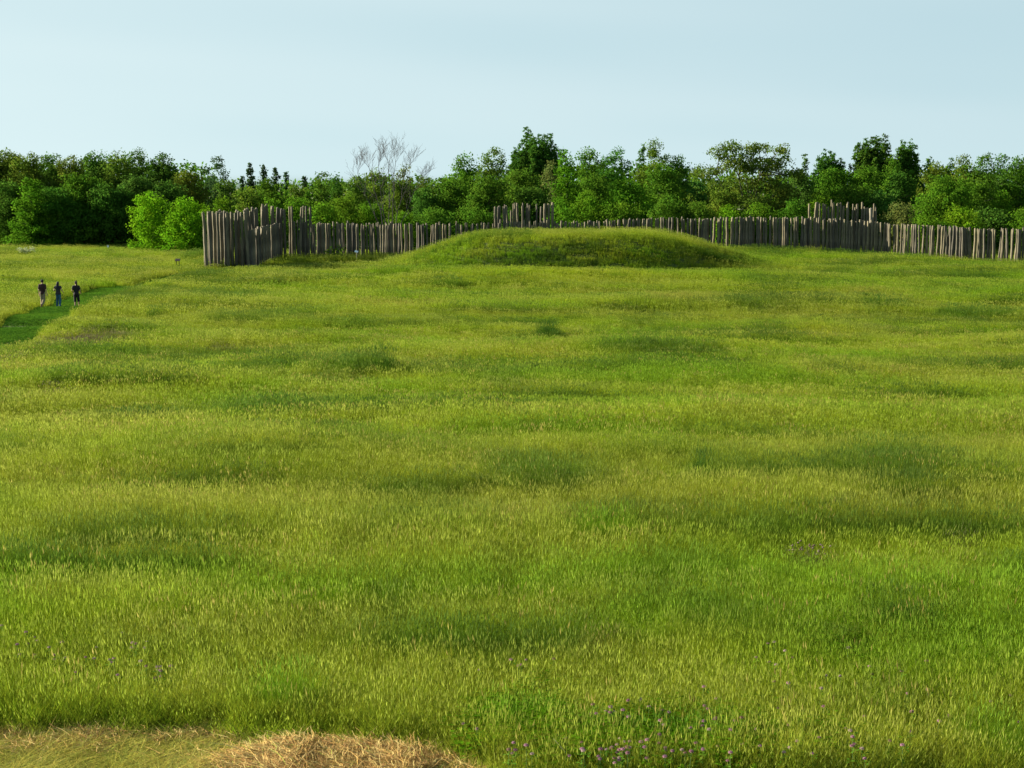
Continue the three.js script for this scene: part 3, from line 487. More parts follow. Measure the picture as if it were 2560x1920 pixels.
// [px, top row, half width px, depth, form, tone, name, label]
const TREES = [
  [-75, 382, 75, 190, 'round', 'dark', 'broadleaf_tree', 'dark broadleaf tree cut off by the outer edge of the left wood'],
  [12, 374, 70, 190, 'round', 'olive', 'broadleaf_tree', 'leftmost olive topped tree of the dark wood'],
  [72, 382, 48, 186, 'round', 'olive', 'broadleaf_tree', 'olive tree second from the left end of the dark wood'],
  [126, 382, 40, 192, 'round', 'dark', 'broadleaf_tree', 'dark tree with a ragged top third from the left end'],
  [182, 391, 46, 188, 'round', 'olive', 'broadleaf_tree', 'slightly lower olive tree in the dip of the left wood skyline'],
  [240, 380, 46, 191, 'round', 'dark', 'broadleaf_tree', 'dark tree just right of the dip in the left wood skyline'],
  [296, 380, 42, 188, 'round', 'olive', 'broadleaf_tree', 'olive tree in the middle of the left wood skyline hump'],
  [344, 376, 40, 192, 'round', 'dark', 'broadleaf_tree', 'tallest dark tree of the left wood, before its skyline drops'],
  [408, 385, 46, 190, 'round', 'deep', 'broadleaf_tree', 'deep green dome above the two bright rounded bushes'],
  [466, 424, 46, 186, 'round', 'olive', 'broadleaf_tree', 'lower olive tree on the falling end of the left wood'],
  [205, 432, 62, 182, 'round', 'mid', 'broadleaf_tree', 'sunlit green tree top in the middle of the dark wood front'],
  [76, 438, 58, 176, 'cone', 'light', 'broadleaf_tree', 'lighter green tree standing before the dark wood'],
  [20, 452, 46, 182, 'round', 'dark', 'broadleaf_tree', 'dark tree behind the lighter green tree at the left'],
  [140, 470, 56, 178, 'round', 'deep', 'broadleaf_tree', 'deep green tree just right of the lighter green tree'],
  [272, 462, 60, 180, 'round', 'deep', 'broadleaf_tree', 'deep green tree at the shaded edge above the tiny white marker'],
  [345, 440, 50, 182, 'round', 'dark', 'broadleaf_tree', 'dark tree directly behind the left bright bush'],
  [425, 455, 50, 180, 'round', 'deep', 'broadleaf_tree', 'deep green tree directly behind the right bright bush'],
  [538, 388, 42, 196, 'loose', 'pine', 'poplar_tree', 'loose dark poplar with gaps at the right end of the left wood'],
  [560, 450, 38, 190, 'round', 'dark', 'broadleaf_tree', 'dark crown at the foot of the loose poplar'],
  [605, 437, 13, 212, 'spruce', 'pine', 'spruce_tree', 'shortest and leftmost of the spindly spruces behind the tall palisade'],
  [626, 404, 20, 212, 'spruce', 'pine', 'spruce_tree', 'tallest spindly spruce above the tall palisade bastion'],
  [658, 408, 20, 214, 'spruce', 'pine', 'spruce_tree', 'spruce second in height right of the tallest spruce'],
  [688, 417, 20, 210, 'spruce', 'pine', 'spruce_tree', 'double topped spruce third in the spindly row'],
  [715, 427, 17, 214, 'spruce', 'pine', 'spruce_tree', 'spruce at the right end of the spindly row'],
  [760, 437, 15, 214, 'spruce', 'pine', 'spruce_tree', 'lone small spruce tip between spruces and the dead tree'],
  [376, 482, 60, 166, 'bush', 'bright', 'rounded_bush', 'bright green rounded bush at the wood edge, the left of two'],
  [466, 496, 62, 163, 'bush', 'bright', 'rounded_bush', 'bright green rounded bush touching the tall palisade bastion'],
  [556, 492, 48, 168, 'bush', 'light', 'shrub', 'bright shrub just above the left posts of the tall bastion'],
  [622, 470, 42, 174, 'round', 'olive', 'shrub', 'olive shrub above the middle of the tall bastion'],
  [680, 496, 40, 166, 'bush', 'light', 'shrub', 'light green shrub above the right posts of the tall bastion'],
  [668, 448, 40, 190, 'round', 'mid', 'shrub', 'mid green thicket at the foot of the spindly spruces'],
  [744, 488, 44, 166, 'bush', 'light', 'shrub', 'light green shrub above the loose leaning posts'],
  [742, 455, 30, 180, 'cone', 'olive', 'shrub', 'olive conical shrub right of the spindly spruces'],
  [800, 447, 36, 180, 'cone', 'mid', 'broadleaf_tree', 'pale conical young tree midway between spruces and dead tree'],
  [806, 428, 26, 198, 'round', 'dark', 'broadleaf_tree', 'small dark dome behind the pale conical young tree'],
  [844, 438, 26, 196, 'round', 'deep', 'broadleaf_tree', 'dark green crown left of the dead tree'],
  [806, 505, 52, 163, 'bush', 'light', 'shrub', 'light shrub above the shaded stretch of palisade'],
  [866, 486, 46, 168, 'bush', 'light', 'shrub', 'light green shrub left of the dead tree base'],
  [930, 502, 46, 170, 'bush', 'light', 'shrub', 'bright shrub directly left of the dead tree stems'],
  [890, 440, 42, 190, 'round', 'olive', 'broadleaf_tree', 'olive crown behind the left arms of the dead tree'],
  [938, 424, 38, 192, 'round', 'olive', 'broadleaf_tree', 'olive crown behind the middle of the dead tree'],
  [1012, 416, 24, 196, 'round', 'olive', 'broadleaf_tree', 'small dome seen through the right arms of the dead tree'],
  [1000, 450, 50, 182, 'round', 'olive', 'shrub', 'olive thicket behind the dead tree trunk'],
  [1068, 468, 44, 174, 'round', 'deep', 'broadleaf_tree', 'dark rounded shrub just right of the dead tree'],
  [1060, 443, 34, 198, 'round', 'olive', 'broadleaf_tree', 'low distant crown right of the dead tree'],
  [1108, 440, 28, 198, 'spire', 'dark', 'spruce_tree', 'small dark pointed tree in the low skyline right of the dead tree'],
  [1164, 386, 40, 188, 'round', 'mid', 'broadleaf_tree', 'tree where the skyline steps up right of the dead tree'],
  [1236, 374, 46, 186, 'round', 'olive', 'broadleaf_tree', 'olive green tree left of the tall central poplar'],
  [1140, 450, 62, 174, 'round', 'mid', 'broadleaf_tree', 'mid green tree in front of the skyline step'],
  [1222, 440, 60, 170, 'round', 'mid', 'broadleaf_tree', 'layered green tree left of the central palisade bastion'],
  [1345, 311, 66, 206, 'poplar', 'deep', 'poplar_tree', 'tallest dark poplar rising above the middle of the wood'],
  [1304, 420, 56, 176, 'round', 'mid', 'broadleaf_tree', 'green tree right below the tall central poplar'],
  [1335, 465, 56, 168, 'round', 'deep', 'broadleaf_tree', 'dark shaded tree above the central palisade bastion'],
  [1372, 398, 30, 190, 'loose', 'tan', 'broadleaf_tree', 'half bare greyish tree right below the tall poplar'],
  [1414, 372, 44, 170, 'cone', 'light', 'broadleaf_tree', 'light green upright tree just right of the tall central poplar'],
  [1472, 369, 46, 188, 'round', 'mid', 'broadleaf_tree', 'green tree right of the light green upright tree'],
  [1540, 373, 44, 196, 'round', 'deep', 'broadleaf_tree', 'dark twin topped tree midway between poplar and spreading tree'],
  [1490, 440, 58, 174, 'round', 'mid', 'broadleaf_tree', 'mid green tree in front of the dark twin topped tree'],
  [1606, 345, 20, 206, 'spire', 'deep', 'poplar_tree', 'dark pointed poplar tip above the olive tree'],
  [1638, 352, 46, 192, 'round', 'olive', 'broadleaf_tree', 'olive tree with a dark pointed tip behind it'],
  [1694, 388, 42, 192, 'round', 'deep', 'broadleaf_tree', 'dark tree falling toward the gap left of the spreading tree'],
  [1575, 452, 64, 168, 'round', 'light', 'broadleaf_tree', 'light green tree behind the right shoulder of the mound'],
  [1655, 408, 62, 174, 'round', 'mid', 'broadleaf_tree', 'bright dense tree in front of the olive tree'],
  [1470, 478, 50, 162, 'bush', 'light', 'shrub', 'light shrub behind the fence over the mound top'],
  [1400, 500, 40, 160, 'bush', 'light', 'shrub', 'light shrub right of the central palisade bastion'],
  [1680, 492, 60, 162, 'bush', 'mid', 'shrub', 'green shrub behind the fence at the mound right shoulder'],
  [1752, 412, 36, 186, 'round', 'olive', 'broadleaf_tree', 'olive tree in the gap left of the spreading tree'],
  [1745, 448, 36, 174, 'cone', 'cool', 'broadleaf_tree', 'cool green young tree left of the spreading tree'],
  [1878, 354, 116, 170, 'flat', 'olive', 'spreading_tree', 'wide spreading olive tree with open layered branches'],
  [1806, 470, 50, 164, 'round', 'olive', 'shrub', 'olive shrub under the left arm of the spreading tree'],
  [1822, 515, 50, 158, 'bush', 'lime', 'shrub', 'yellow green shrub at the fence left of the spreading tree trunk'],
  [1900, 508, 50, 158, 'bush', 'light', 'shrub', 'light shrub at the fence around the spreading tree trunk'],
  [1962, 462, 46, 168, 'round', 'olive', 'shrub', 'olive shrub under the right arm of the spreading tree'],
  [2012, 371, 18, 206, 'spire', 'deep', 'poplar_tree', 'slim dark poplar right of the spreading tree'],
  [2076, 364, 42, 206, 'poplar', 'deep', 'poplar_tree', 'dark rounded poplar beside the slim poplar'],
  [2000, 428, 42, 182, 'round', 'dark', 'broadleaf_tree', 'dark tree below the slim poplar'],
  [2092, 420, 56, 182, 'round', 'mid', 'broadleaf_tree', 'green tree below the dark rounded poplar'],
  [2190, 326, 54, 204, 'poplar', 'deep', 'poplar_tree', 'largest dark poplar right of centre, the left of a touching pair'],
  [2268, 334, 36, 205, 'poplar', 'deep', 'poplar_tree', 'narrower dark poplar of the touching pair'],
  [2234, 380, 34, 184, 'cone', 'mid', 'broadleaf_tree', 'light pointed tree in front of the poplar pair'],
  [2170, 410, 44, 180, 'round', 'mid', 'broadleaf_tree', 'green tree below the largest right poplar'],
  [2252, 430, 46, 178, 'round', 'deep', 'broadleaf_tree', 'dark hollow tree below the narrower poplar'],
  [2050, 480, 58, 164, 'bush', 'light', 'shrub', 'light shrub above the right palisade bastion'],
  [2140, 465, 56, 168, 'round', 'mid', 'broadleaf_tree', 'round tree above the right end of the right bastion'],
  [2205, 478, 46, 166, 'round', 'cool', 'shrub', 'cool green shrub right of the right bastion'],
  [2328, 380, 16, 206, 'spire', 'deep', 'poplar_tree', 'dark pointed tree right of the poplar pair'],
  [2340, 408, 46, 190, 'round', 'olive', 'broadleaf_tree', 'olive tree below the dark pointed tree'],
  [2378, 386, 20, 200, 'spire', 'dark', 'broadleaf_tree', 'thin twiggy top in the right skyline'],
  [2412, 391, 36, 194, 'round', 'olive', 'broadleaf_tree', 'olive tree in the middle of the right skyline'],
  [2460, 383, 40, 192, 'round', 'mid', 'broadleaf_tree', 'green dome highest in the right skyline'],
  [2508, 386, 34, 196, 'round', 'dark', 'broadleaf_tree', 'dark twin tip next to the right edge skyline'],
  [2552, 386, 40, 192, 'round', 'mid', 'broadleaf_tree', 'skyline tree at the right edge of the wood'],
  [2625, 384, 50, 190, 'round', 'mid', 'broadleaf_tree', 'tree beyond the right edge, only its side in view'],
  [2372, 440, 84, 170, 'round', 'light', 'broadleaf_tree', 'big round green tree behind the right stretch of fence'],
  [2452, 450, 50, 178, 'round', 'mid', 'broadleaf_tree', 'shaded tree right of the big round green tree'],
  [2258, 505, 46, 160, 'bush', 'tan', 'shrub', 'greyish shrub at the fence left of the big round tree'],
  [2402, 518, 58, 158, 'bush', 'lime', 'shrub', 'yellow green boughs over the fence below the big round tree'],
  [2318, 540, 50, 156, 'bush', 'light', 'shrub', 'low light shrub peeping over the right fence'],
  [2504, 474, 42, 168, 'cone', 'light', 'broadleaf_tree', 'light young tree near the right edge behind the fence'],
  [2475, 520, 50, 162, 'round', 'deep', 'shrub', 'dark shrub between the round tree and the right edge'],
  [2562, 520, 40, 156, 'bush', 'light', 'shrub', 'bright bough hanging over the fence at the right edge'],
  [1090, 520, 60, 164, 'bush', 'mid', 'shrub', 'green shrub behind the fence left of the mound'],
  [1010, 530, 50, 162, 'bush', 'light', 'shrub', 'low shrub behind the fence at the dead tree foot'],
  [1190, 520, 56, 162, 'bush', 'mid', 'shrub', 'green shrub behind the fence left of the central bastion'],
  [1290, 520, 50, 166, 'bush', 'deep', 'shrub', 'dark shrub inside the central bastion'],
  [1560, 510, 60, 160, 'bush', 'light', 'shrub', 'light shrub behind the fence over the mound right half'],
  [1750, 505, 46, 160, 'bush', 'mid', 'shrub', 'green shrub behind the fence right of the mound'],
  [1990, 500, 50, 160, 'bush', 'mid', 'shrub', 'green shrub behind the fence left of the right bastion'],
];
TREES.forEach(([px, top, hw, D, form, tone, name, label], k) => {
  const R = rng(1000 + k * 17), t = at(px, top, D), gy = ground(t.x, t.z), h = (t.y - gy) * (form === 'poplar' ? 1.04 : 1), w = Math.abs(hw) * D / FOCAL * (form === 'spruce' ? 2.0 : form === 'round' && px < 500 ? 1.38 : 1.15);
  const o = thing(name, new THREE.Vector3(t.x, gy, t.z), label, /shrub|bush/.test(name) ? 'shrub' : 'tree', /shrub|bush/.test(name) ? 'shrubs behind the palisade' : 'trees of the wood');
  const T = TONE[tone].map((v, i) => v * (0.9 + 0.2 * R()));
  if (form === 'spruce') {
    const L = []; tube(L, 0, -0.1, 0, 0, h * 0.98, 0, 0.16, 0.02, 7);
    part(o, 'trunk', mergeGeometries(L), M.bark); part(o, 'crown', spruceFoliage(R, h, w, T), M.leaf); return;
  }
  const lobes = lobesFor(form, R, h, w);
  if (form === 'flat') {
    const L = []; 
    for (let s = 0; s < 4; s++) { let x = (s - 1.5) * 0.18, y = -0.1, z = gauss(R) * 0.1, r = 0.17; const lean = (s - 1.5) * 0.28; for (let i = 0; i < 5; i++) { const nx = x + lean * h * 0.13 * (0.6 + 0.25 * i), ny = y + h * 0.14, nz = z + gauss(R) * 0.25; tube(L, x, y, z, nx, ny, nz, r, r * 0.8); r *= 0.8; x = nx; y = ny; z = nz; } lobes.slice(s * 3, s * 3 + 4).forEach(p => tube(L, x, y, z, p.x, p.y, p.z, 0.07, 0.03)); }
    lobes.slice(10).forEach(p => tube(L, 0, p.y * 0.55, 0, p.x, p.y, p.z, 0.06, 0.025));
    part(o, 'trunk', mergeGeometries(L), M.deadbark);
    part(o, 'crown', foliage(R, lobes, { tone: T, size: 0.13, density: 2.1, per: 15, spread: 0.26, fill: 0.25 }), M.leaf); return;
  }
  part(o, 'trunk', limbs(R, h * (form === 'bush' ? 0.8 : 1), w, 0.03 * h * (form === 'bush' ? 0.5 : 0.7)), M.bark);
  const spiky = form === 'poplar' || form === 'spire';
  part(o, 'crown', foliage(R, lobes, { tone: T, size: spiky ? 0.12 : form === 'bush' ? 0.115 : 0.135, density: spiky ? 3.8 : form === 'loose' ? 2.6 : 2.1, per: 16, spread: spiky ? 0.12 : form === 'bush' ? 0.25 : 0.28, fill: 0.3, vary: 0.5 }), M.leaf);  // wide vary tints clumps lighter and darker to imitate sunlit patches
});
{ // the wood behind, one mass
  const R = rng(4242), lobes = [];
  for (let x = -110; x <= 110; x += 3.2) for (const D of [202, 211, 220]) {
    const px = 1280 + x / D * FOCAL, base = px < 480 ? 398 : px < 570 ? 430 : px < 612 ? 444 : px < 740 ? 452 : px < 1110 ? 432 : px < 1280 ? 415 : px < 1720 ? 400 : px < 1990 ? 420 : px < 2330 ? 420 : 402;
    const t = at(px, base + 8 + 24 * R(), D);
    for (let y = t.y - 2.2; y > 0.5; y -= 3) lobes.push({ x: x + gauss(R) * 0.7, y, z: -D + gauss(R), rx: 2.6, ry: 2.3, rz: 2 });
  }
  const m = new THREE.Mesh(foliage(R, lobes, { tone: TONE.mid, size: 0.30, density: 0.50, per: 8, spread: 0.42, fill: 0.1 }), M.leaf); m.name = 'woodland'; m.castShadow = m.receiveShadow = true;
  tag(m, 'dense dark wood filling the background behind the nearer trees', 'wood', null, 'stuff'); scene.add(m);
  const low = [];
  for (let px = -260; px < 2800; px += 34) { const D = px < 560 ? 176 + 6 * R() : 166 + 8 * R(), t = at(px, px < 560 ? 585 : 560, D), g = ground(t.x, t.z); low.push({ x: t.x, y: g + 1.1, z: t.z, rx: 1.5, ry: 1.4 + 0.5 * R(), rz: 1.2 }); }
  const u = new THREE.Mesh(foliage(R, low, { tone: TONE.mid, size: 0.2, density: 1.3, per: 9, spread: 0.4, fill: 0.2 }), M.leaf); u.name = 'undergrowth'; u.castShadow = u.receiveShadow = true;
  tag(u, 'low dark undergrowth along the foot of the wood', 'undergrowth', null, 'stuff'); scene.add(u);
}
{ // bare tree
  const R = rng(77), top = at(986, 362, 157), base = at(974, 560, 157), gy = ground(base.x, base.z), H = top.y - gy;
  const o = thing('bare_tree', new THREE.Vector3(base.x, gy, base.z), 'bare dead tree with many spreading grey stems behind the palisade', 'tree');
  const T = [], B = [], W = [], sp = 110 * 157 / FOCAL;
  const twig = (x, y, z, dx, dy, dz, len, r, lev) => {
    const n = 3, s0 = len / n; 
    for (let k = 0; k < n; k++) {
      const l = Math.hypot(dx, dy, dz), nx = x + dx / l * s0, ny = y + dy / l * s0, nz = z + dz / l * s0; tube(lev === 0 ? B : W, x, y, z, nx, ny, nz, r, r * 0.82, 4); x = nx; y = ny; z = nz; r *= 0.82;
      dx += gauss(R) * 0.12; dy += 0.10 + gauss(R) * 0.06; dz += gauss(R) * 0.12;
      if (lev < 3) for (let i = 0; i < (lev === 0 ? 2 : 1); i++) { const a = R() * 6.28, m = 0.55 + 0.3 * R(); twig(x, y, z, dx / l + Math.cos(a) * m, dy / l + 0.15 + Math.sin(a) * m * 0.4, dz / l + Math.sin(a) * m, len * (0.45 + 0.2 * R()), Math.max(0.008, r * 0.6), lev + 1); }
    }
  };
  for (const [ex, ez, top] of [[-0.88, 0.2, 0.74], [-0.58, -0.4, 0.80], [-0.30, 0.4, 0.80], [-0.02, -0.2, 0.84], [0.20, 0.3, 0.84], [0.48, -0.3, 0.78], [0.82, 0.2, 0.66]]) {
    let x = ex * 0.25, y = -0.1, z = ez * 0.3, r = 0.085; const n = 8;
    for (let k = 1; k <= n; k++) {
      const t = k / n, nx = ex * (0.25 + (sp * 0.80 - 0.25) * Math.pow(t, 1.25)) + gauss(R) * 0.07, ny = H * top * t, nz = ez * (0.3 + 2.2 * t) + gauss(R) * 0.1; tube(T, x, y, z, nx, ny, nz, r, r * 0.86, 6);
      const dx = nx - x, dy = ny - y, dz = nz - z; x = nx; y = ny; z = nz; r *= 0.86;
      if (k > 3) for (let i = 0; i < (k === n ? 3 : k > 5 ? 2 : 1); i++) { const a = R() * 6.28; twig(x, y, z, dx + Math.cos(a) * 0.7, dy * 0.8 + 0.2, dz + Math.sin(a) * 0.7, H * (0.10 + 0.06 * R()), r * 0.6, k === n ? 0 : 1); }
    }
  }
  part(o, 'trunk', mergeGeometries(T), M.greybark); part(o, 'branches', mergeGeometries(B), M.greybark); tag(part(o, 'twigs', mergeGeometries(W), M.greybark), null, null, null, 'stuff');
}
{ // pale low shrub, and plants added for sunlit grass in the fence gap
  const R = rng(31), p = at(66, 630, 158), gy = ground(p.x, p.z), o = thing('pale_shrub', new THREE.Vector3(p.x, gy, p.z), 'low silvery pale shrub at the meadow edge before the dark wood', 'shrub');
  const L = [], lobes = []; for (let k = 0; k < 7; k++) { const x = (k - 3) * 0.26, h = 0.55 + 0.3 * R(); tube(L, 0, -0.05, 0, x, h * 0.8, gauss(R) * 0.2, 0.02, 0.008); lobes.push({ x, y: h, z: gauss(R) * 0.2, rx: 0.3, ry: 0.2, rz: 0.3 }); }
  part(o, 'stems', mergeGeometries(L), M.bark); part(o, 'crown', foliage(R, lobes, { tone: [0.30, 0.36, 0.20], size: 0.06, density: 12, per: 8, spread: 0.1 }), M.leaf);
  [[818, 12, 'short'], [832, 20, 'tallest'], [846, 26, 'broad'], [855, 18, 'thin']].forEach(([px, h, word], k) => {
    const q = at(px, 632, 147.2), y = ground(q.x, q.z), w = thing('added_gap_plant', new THREE.Vector3(q.x, y, q.z), ['leftmost and shortest plant added for sunlit grass in the palisade gap', 'second plant added for sunlit grass in the palisade gap', 'tallest plant added for sunlit grass in the palisade gap', 'rightmost thin plant added for sunlit grass in the palisade gap'][k], 'plant', 'plants added for sunlit grass in the palisade gap');
    const hh = h / FOCAL * 147 + 0.45, S = []; tube(S, 0, -0.03, 0, 0, hh * 0.95, 0, 0.012, 0.006); const lb = []; for (let i = 0; i < 5; i++) lb.push({ x: gauss(R) * 0.08, y: hh * (0.35 + 0.14 * i), z: gauss(R) * 0.08, rx: 0.14, ry: 0.12, rz: 0.14 });
    part(w, 'stem', mergeGeometries(S), M.bark); part(w, 'leaves', foliage(R, lb, { tone: TONE.lime, size: 0.06, density: 14, per: 6, spread: 0.06 }), M.leaf);
  });
}

// ------------------------------------------------------------------ palisade
const POST = (() => {
  const wood = noiseTexture(64, 256, (i, j) => { const g = 0.5 * noise(i / 1.6, j / 34) + 0.3 * noise(i / 5, j / 60 + 9) + 0.2 * hash2(i, j), kn = fbm(i / 10, j / 26, 2); const v = 0.5 + 0.75 * g - 0.25 * kn; return [235 * v, 230 * v, 220 * v]; }, true);
  const mats = [[0.235, 0.215, 0.152], [0.175, 0.164, 0.130], [0.295, 0.268, 0.178], [0.130, 0.123, 0.105], [0.212, 0.197, 0.122]].map(c => new THREE.MeshStandardMaterial({ color: lin(...c), map: wood, roughness: 0.95, bumpMap: wood, bumpScale: 0.012 }));
  const pale = new THREE.MeshStandardMaterial({ color: lin(0.36, 0.34, 0.29), map: wood, roughness: 0.9 });  // whitish wood, with a strongly sunlit face put into the colour
  const geos = [0, 1, 2, 3, 4, 5].map(s => {        // unit post: radius 1, height 1, crooked
    const R = rng(600 + s), seg = 10, rows = 6, pos = [], uv = [], idx = [], wob = [];
    for (let j = 0; j <= rows; j++) wob.push([gauss(R) * 0.16, gauss(R) * 0.16, 1 - 0.16 * j / rows + gauss(R) * 0.04]);
    for (let j = 0; j <= rows; j++) for (let i = 0; i <= seg; i++) { const a = i / seg * 6.28318, k = wob[j][2] * (1 + 0.06 * Math.sin(a * 2 + s * 2.1 + j * 0.3)); pos.push(Math.cos(a) * k + wob[j][0] * (j / rows), j / rows + (j === rows ? 0.012 * Math.cos(a + s * 1.7) : 0), Math.sin(a) * k + wob[j][1] * (j / rows)); uv.push(i / seg, j / rows); }
    for (let j = 0; j < rows; j++) for (let i = 0; i < seg; i++) { const a = j * (seg + 1) + i; idx.push(a, a + seg + 1, a + 1, a + 1, a + seg + 1, a + seg + 2); }
    const top = pos.length / 3; pos.push(wob[rows][0], 1.014, wob[rows][1]); uv.push(0.5, 1);
    for (let i = 0; i < seg; i++) { const a = rows * (seg + 1) + i; idx.push(a, top, a + 1); }
    const g = new THREE.BufferGeometry(); g.setAttribute('position', new THREE.Float32BufferAttribute(pos, 3)); g.setAttribute('uv', new THREE.Float32BufferAttribute(uv, 2)); g.setIndex(idx); g.computeVertexNormals(); return g;
  });
  return { mats, geos, pale };
})();
function post(parent, R, x, d, h, r, leanX = 0, leanD = 0, mat) {
  const m = part(parent, 'post', POST.geos[Math.floor(R() * 6)], mat || POST.mats[Math.floor(R() * R() * 5 + R() * 0.5) % 5]);
  m.position.set(x - parent.position.x, ground(x, -d) - 0.15 - parent.position.y, -d - parent.position.z); m.scale.set(r, h + 0.15, r); m.rotation.set(leanD, 0, -leanX); m.rotation.order = 'XZY';
  return m;
}
const X = (px, d) => (px - 1280) / FOCAL * d * 1.0;
function row(parent, R, px0, d0, px1, d1, n, h, { r = 0.13, hv = 0.14, lean = 0.02, skip = 0, jitter = 0.06, r2 = 0.05 } = {}) {
  n = Math.round(n * 1.18);
  for (let k = 0; k < n; k++) {
    const t = n === 1 ? 0 : k / (n - 1); if (R() < skip) continue;
    const d = lerp(d0, d1, t) + gauss(R) * 0.17, x = lerp(X(px0, d0), X(px1, d1), t) + gauss(R) * jitter;
    post(parent, R, x, d, (typeof h === 'function' ? h(t) : h) + gauss(R) * hv, r * (0.70 + 0.42 * R()) + r2 * 0, gauss(R) * lean, gauss(R) * lean * 0.6);
  }
}
{
  const R = rng(2024);
  const origin = (px, d) => new THREE.Vector3(X(px, d), ground(X(px, d), -d), -d);
  // tall bastion by the path
  let b = thing('palisade_bastion', origin(620, 138), 'tall bastion of upright logs at the left end of the palisade', 'palisade');
  for (const [px, dd, h, r, lean] of [[519, 132, 5.25, 0.16, -0.035], [530, 132.2, 5.05, 0.15, -0.02], [540, 133, 5.3, 0.16, -0.01], [548, 132.6, 5.25, 0.13, 0], [557, 133.6, 5.05, 0.14, -0.01], [566, 133.2, 5.35, 0.16, 0.005], [572, 132.5, 5.2, 0.15, 0], [583, 133.4, 5.2, 0.16, 0.005], [592, 133.2, 5.15, 0.15, 0.01], [601, 133.8, 5.25, 0.14, 0], [608, 133.2, 5.1, 0.15, 0], [617, 133.6, 5.3, 0.14, -0.006], [623, 131.9, 5.2, 0.13, -0.045]]) post(b, R, X(px, dd), dd, h, r, lean);
  row(b, R, 536, 134.5, 612, 135, 9, 5.1, { r: 0.15, hv: 0.12 });
  row(b, R, 629, 132.4, 705, 147, 24, t => 3.45 + 0.35 * t, { r: 0.17, hv: 0.08, lean: 0.012 });       // lower shaded wall running back
  row(b, R, 622, 141, 704, 147.5, 15, 5.35, { r: 0.17, hv: 0.14, lean: 0.035 });                         // tall inner row
  row(b, R, 520, 134, 560, 146, 16, 5.0, { r: 0.16 });
  // loose gate posts
  b = thing('gate_posts', origin(745, 147), 'loose tall leaning posts between the tall bastion and the fence', 'palisade');
  for (const [px, h, r, lean] of [[716, 5.45, 0.17, 0.0], [727, 5.65, 0.15, 0.0], [734, 5.7, 0.14, 0.0], [731, 4.2, 0.12, -0.03], [742, 4.2, 0.13, 0.0], [748, 4.3, 0.12, 0.02], [754, 5.6, 0.16, 0.055], [761, 5.7, 0.14, 0.01], [767, 5.7, 0.14, 0.0], [758, 4.0, 0.14, 0.01], [765, 4.1, 0.12, 0.03], [774, 5.6, 0.15, 0.05], [770, 4.1, 0.14, -0.01], [722, 4.0, 0.14, 0.02]]) post(b, R, X(px, 147) , 147 + gauss(R) * 0.5, h - 0.4, r * 0.82, lean);
  // fence, in three stretches
  b = thing('palisade_fence', origin(1010, 150), 'log fence stretch between the tall bastion and the mound', 'palisade', 'stretches of log palisade');
  row(b, R, 782, 147.5, 860, 149, 12, 3.55, { r: 0.145, hv: 0.07 }); row(b, R, 870, 149, 1008, 151, 18, 3.55, { r: 0.13, hv: 0.07 }); row(b, R, 1014, 151, 1238, 153, 29, 3.55, { r: 0.13, hv: 0.09, lean: 0.02 }); row(b, R, 785, 148.2, 1000, 151, 11, 3.5, { r: 0.12 });
  b = thing('palisade_bastion', origin(1305, 155), 'bastion of taller logs rising behind the mound top', 'palisade');
  row(b, R, 1242, 152.5, 1262, 152.8, 4, 5.3, { r: 0.16, hv: 0.1 }); row(b, R, 1246, 152, 1368, 152, 17, 3.65, { r: 0.14, hv: 0.22 }); row(b, R, 1266, 158, 1326, 158.4, 10, 5.35, { r: 0.13, hv: 0.25 }); row(b, R, 1336, 158, 1356, 158, 3, 5.3, { r: 0.12, hv: 0.2 });
  for (const [px, h, r, lean] of [[1362, 5.55, 0.17, 0.0], [1370, 5.5, 0.16, 0.015], [1380, 5.6, 0.17, 0.01]]) post(b, R, X(px, 153), 153, h, r, lean);
  b = thing('palisade_fence', origin(1700, 153), 'long log fence stretch seen over and right of the mound', 'palisade', 'stretches of log palisade');
  row(b, R, 1388, 152.5, 1415, 152.6, 5, 3.5, { r: 0.12 }); row(b, R, 1424, 152.6, 1700, 153, 40, 3.5, { r: 0.125, hv: 0.07 }); row(b, R, 1706, 153, 1806, 153, 14, 3.4, { r: 0.145, hv: 0.10, lean: 0.03 }); row(b, R, 1818, 153, 2020, 152, 30, 3.45, { r: 0.145, hv: 0.06, lean: 0.022 });
  b = thing('palisade_bastion', origin(2105, 154), 'bastion of taller logs in the right part of the palisade', 'palisade');
  row(b, R, 2024, 151.6, 2186, 149.6, 25, 3.5, { r: 0.14, hv: 0.10, lean: 0.02 }); row(b, R, 2022, 156.5, 2096, 156.5, 11, 5.15, { r: 0.14, hv: 0.14 }); row(b, R, 2104, 156.5, 2186, 155, 12, 4.95, { r: 0.14, hv: 0.20 });
  const pl = post(b, R, X(2171, 150.2), 150.2, 4.9, 0.21, 0.01, 0, POST.pale); pl.userData.label = 'broad bare pale log with sunlight put into its colour';
  b = thing('palisade_fence', origin(2400, 144), 'rightmost log fence stretch falling toward the edge of view', 'palisade', 'stretches of log palisade');
  row(b, R, 2192, 149.5, 2560, 138.6, 58, 3.4, { r: 0.14, hv: 0.07, lean: 0.03 }); row(b, R, 2564, 138.4, 2660, 135.5, 11, 3.4, { r: 0.14, hv: 0.07, lean: 0.03 });
}

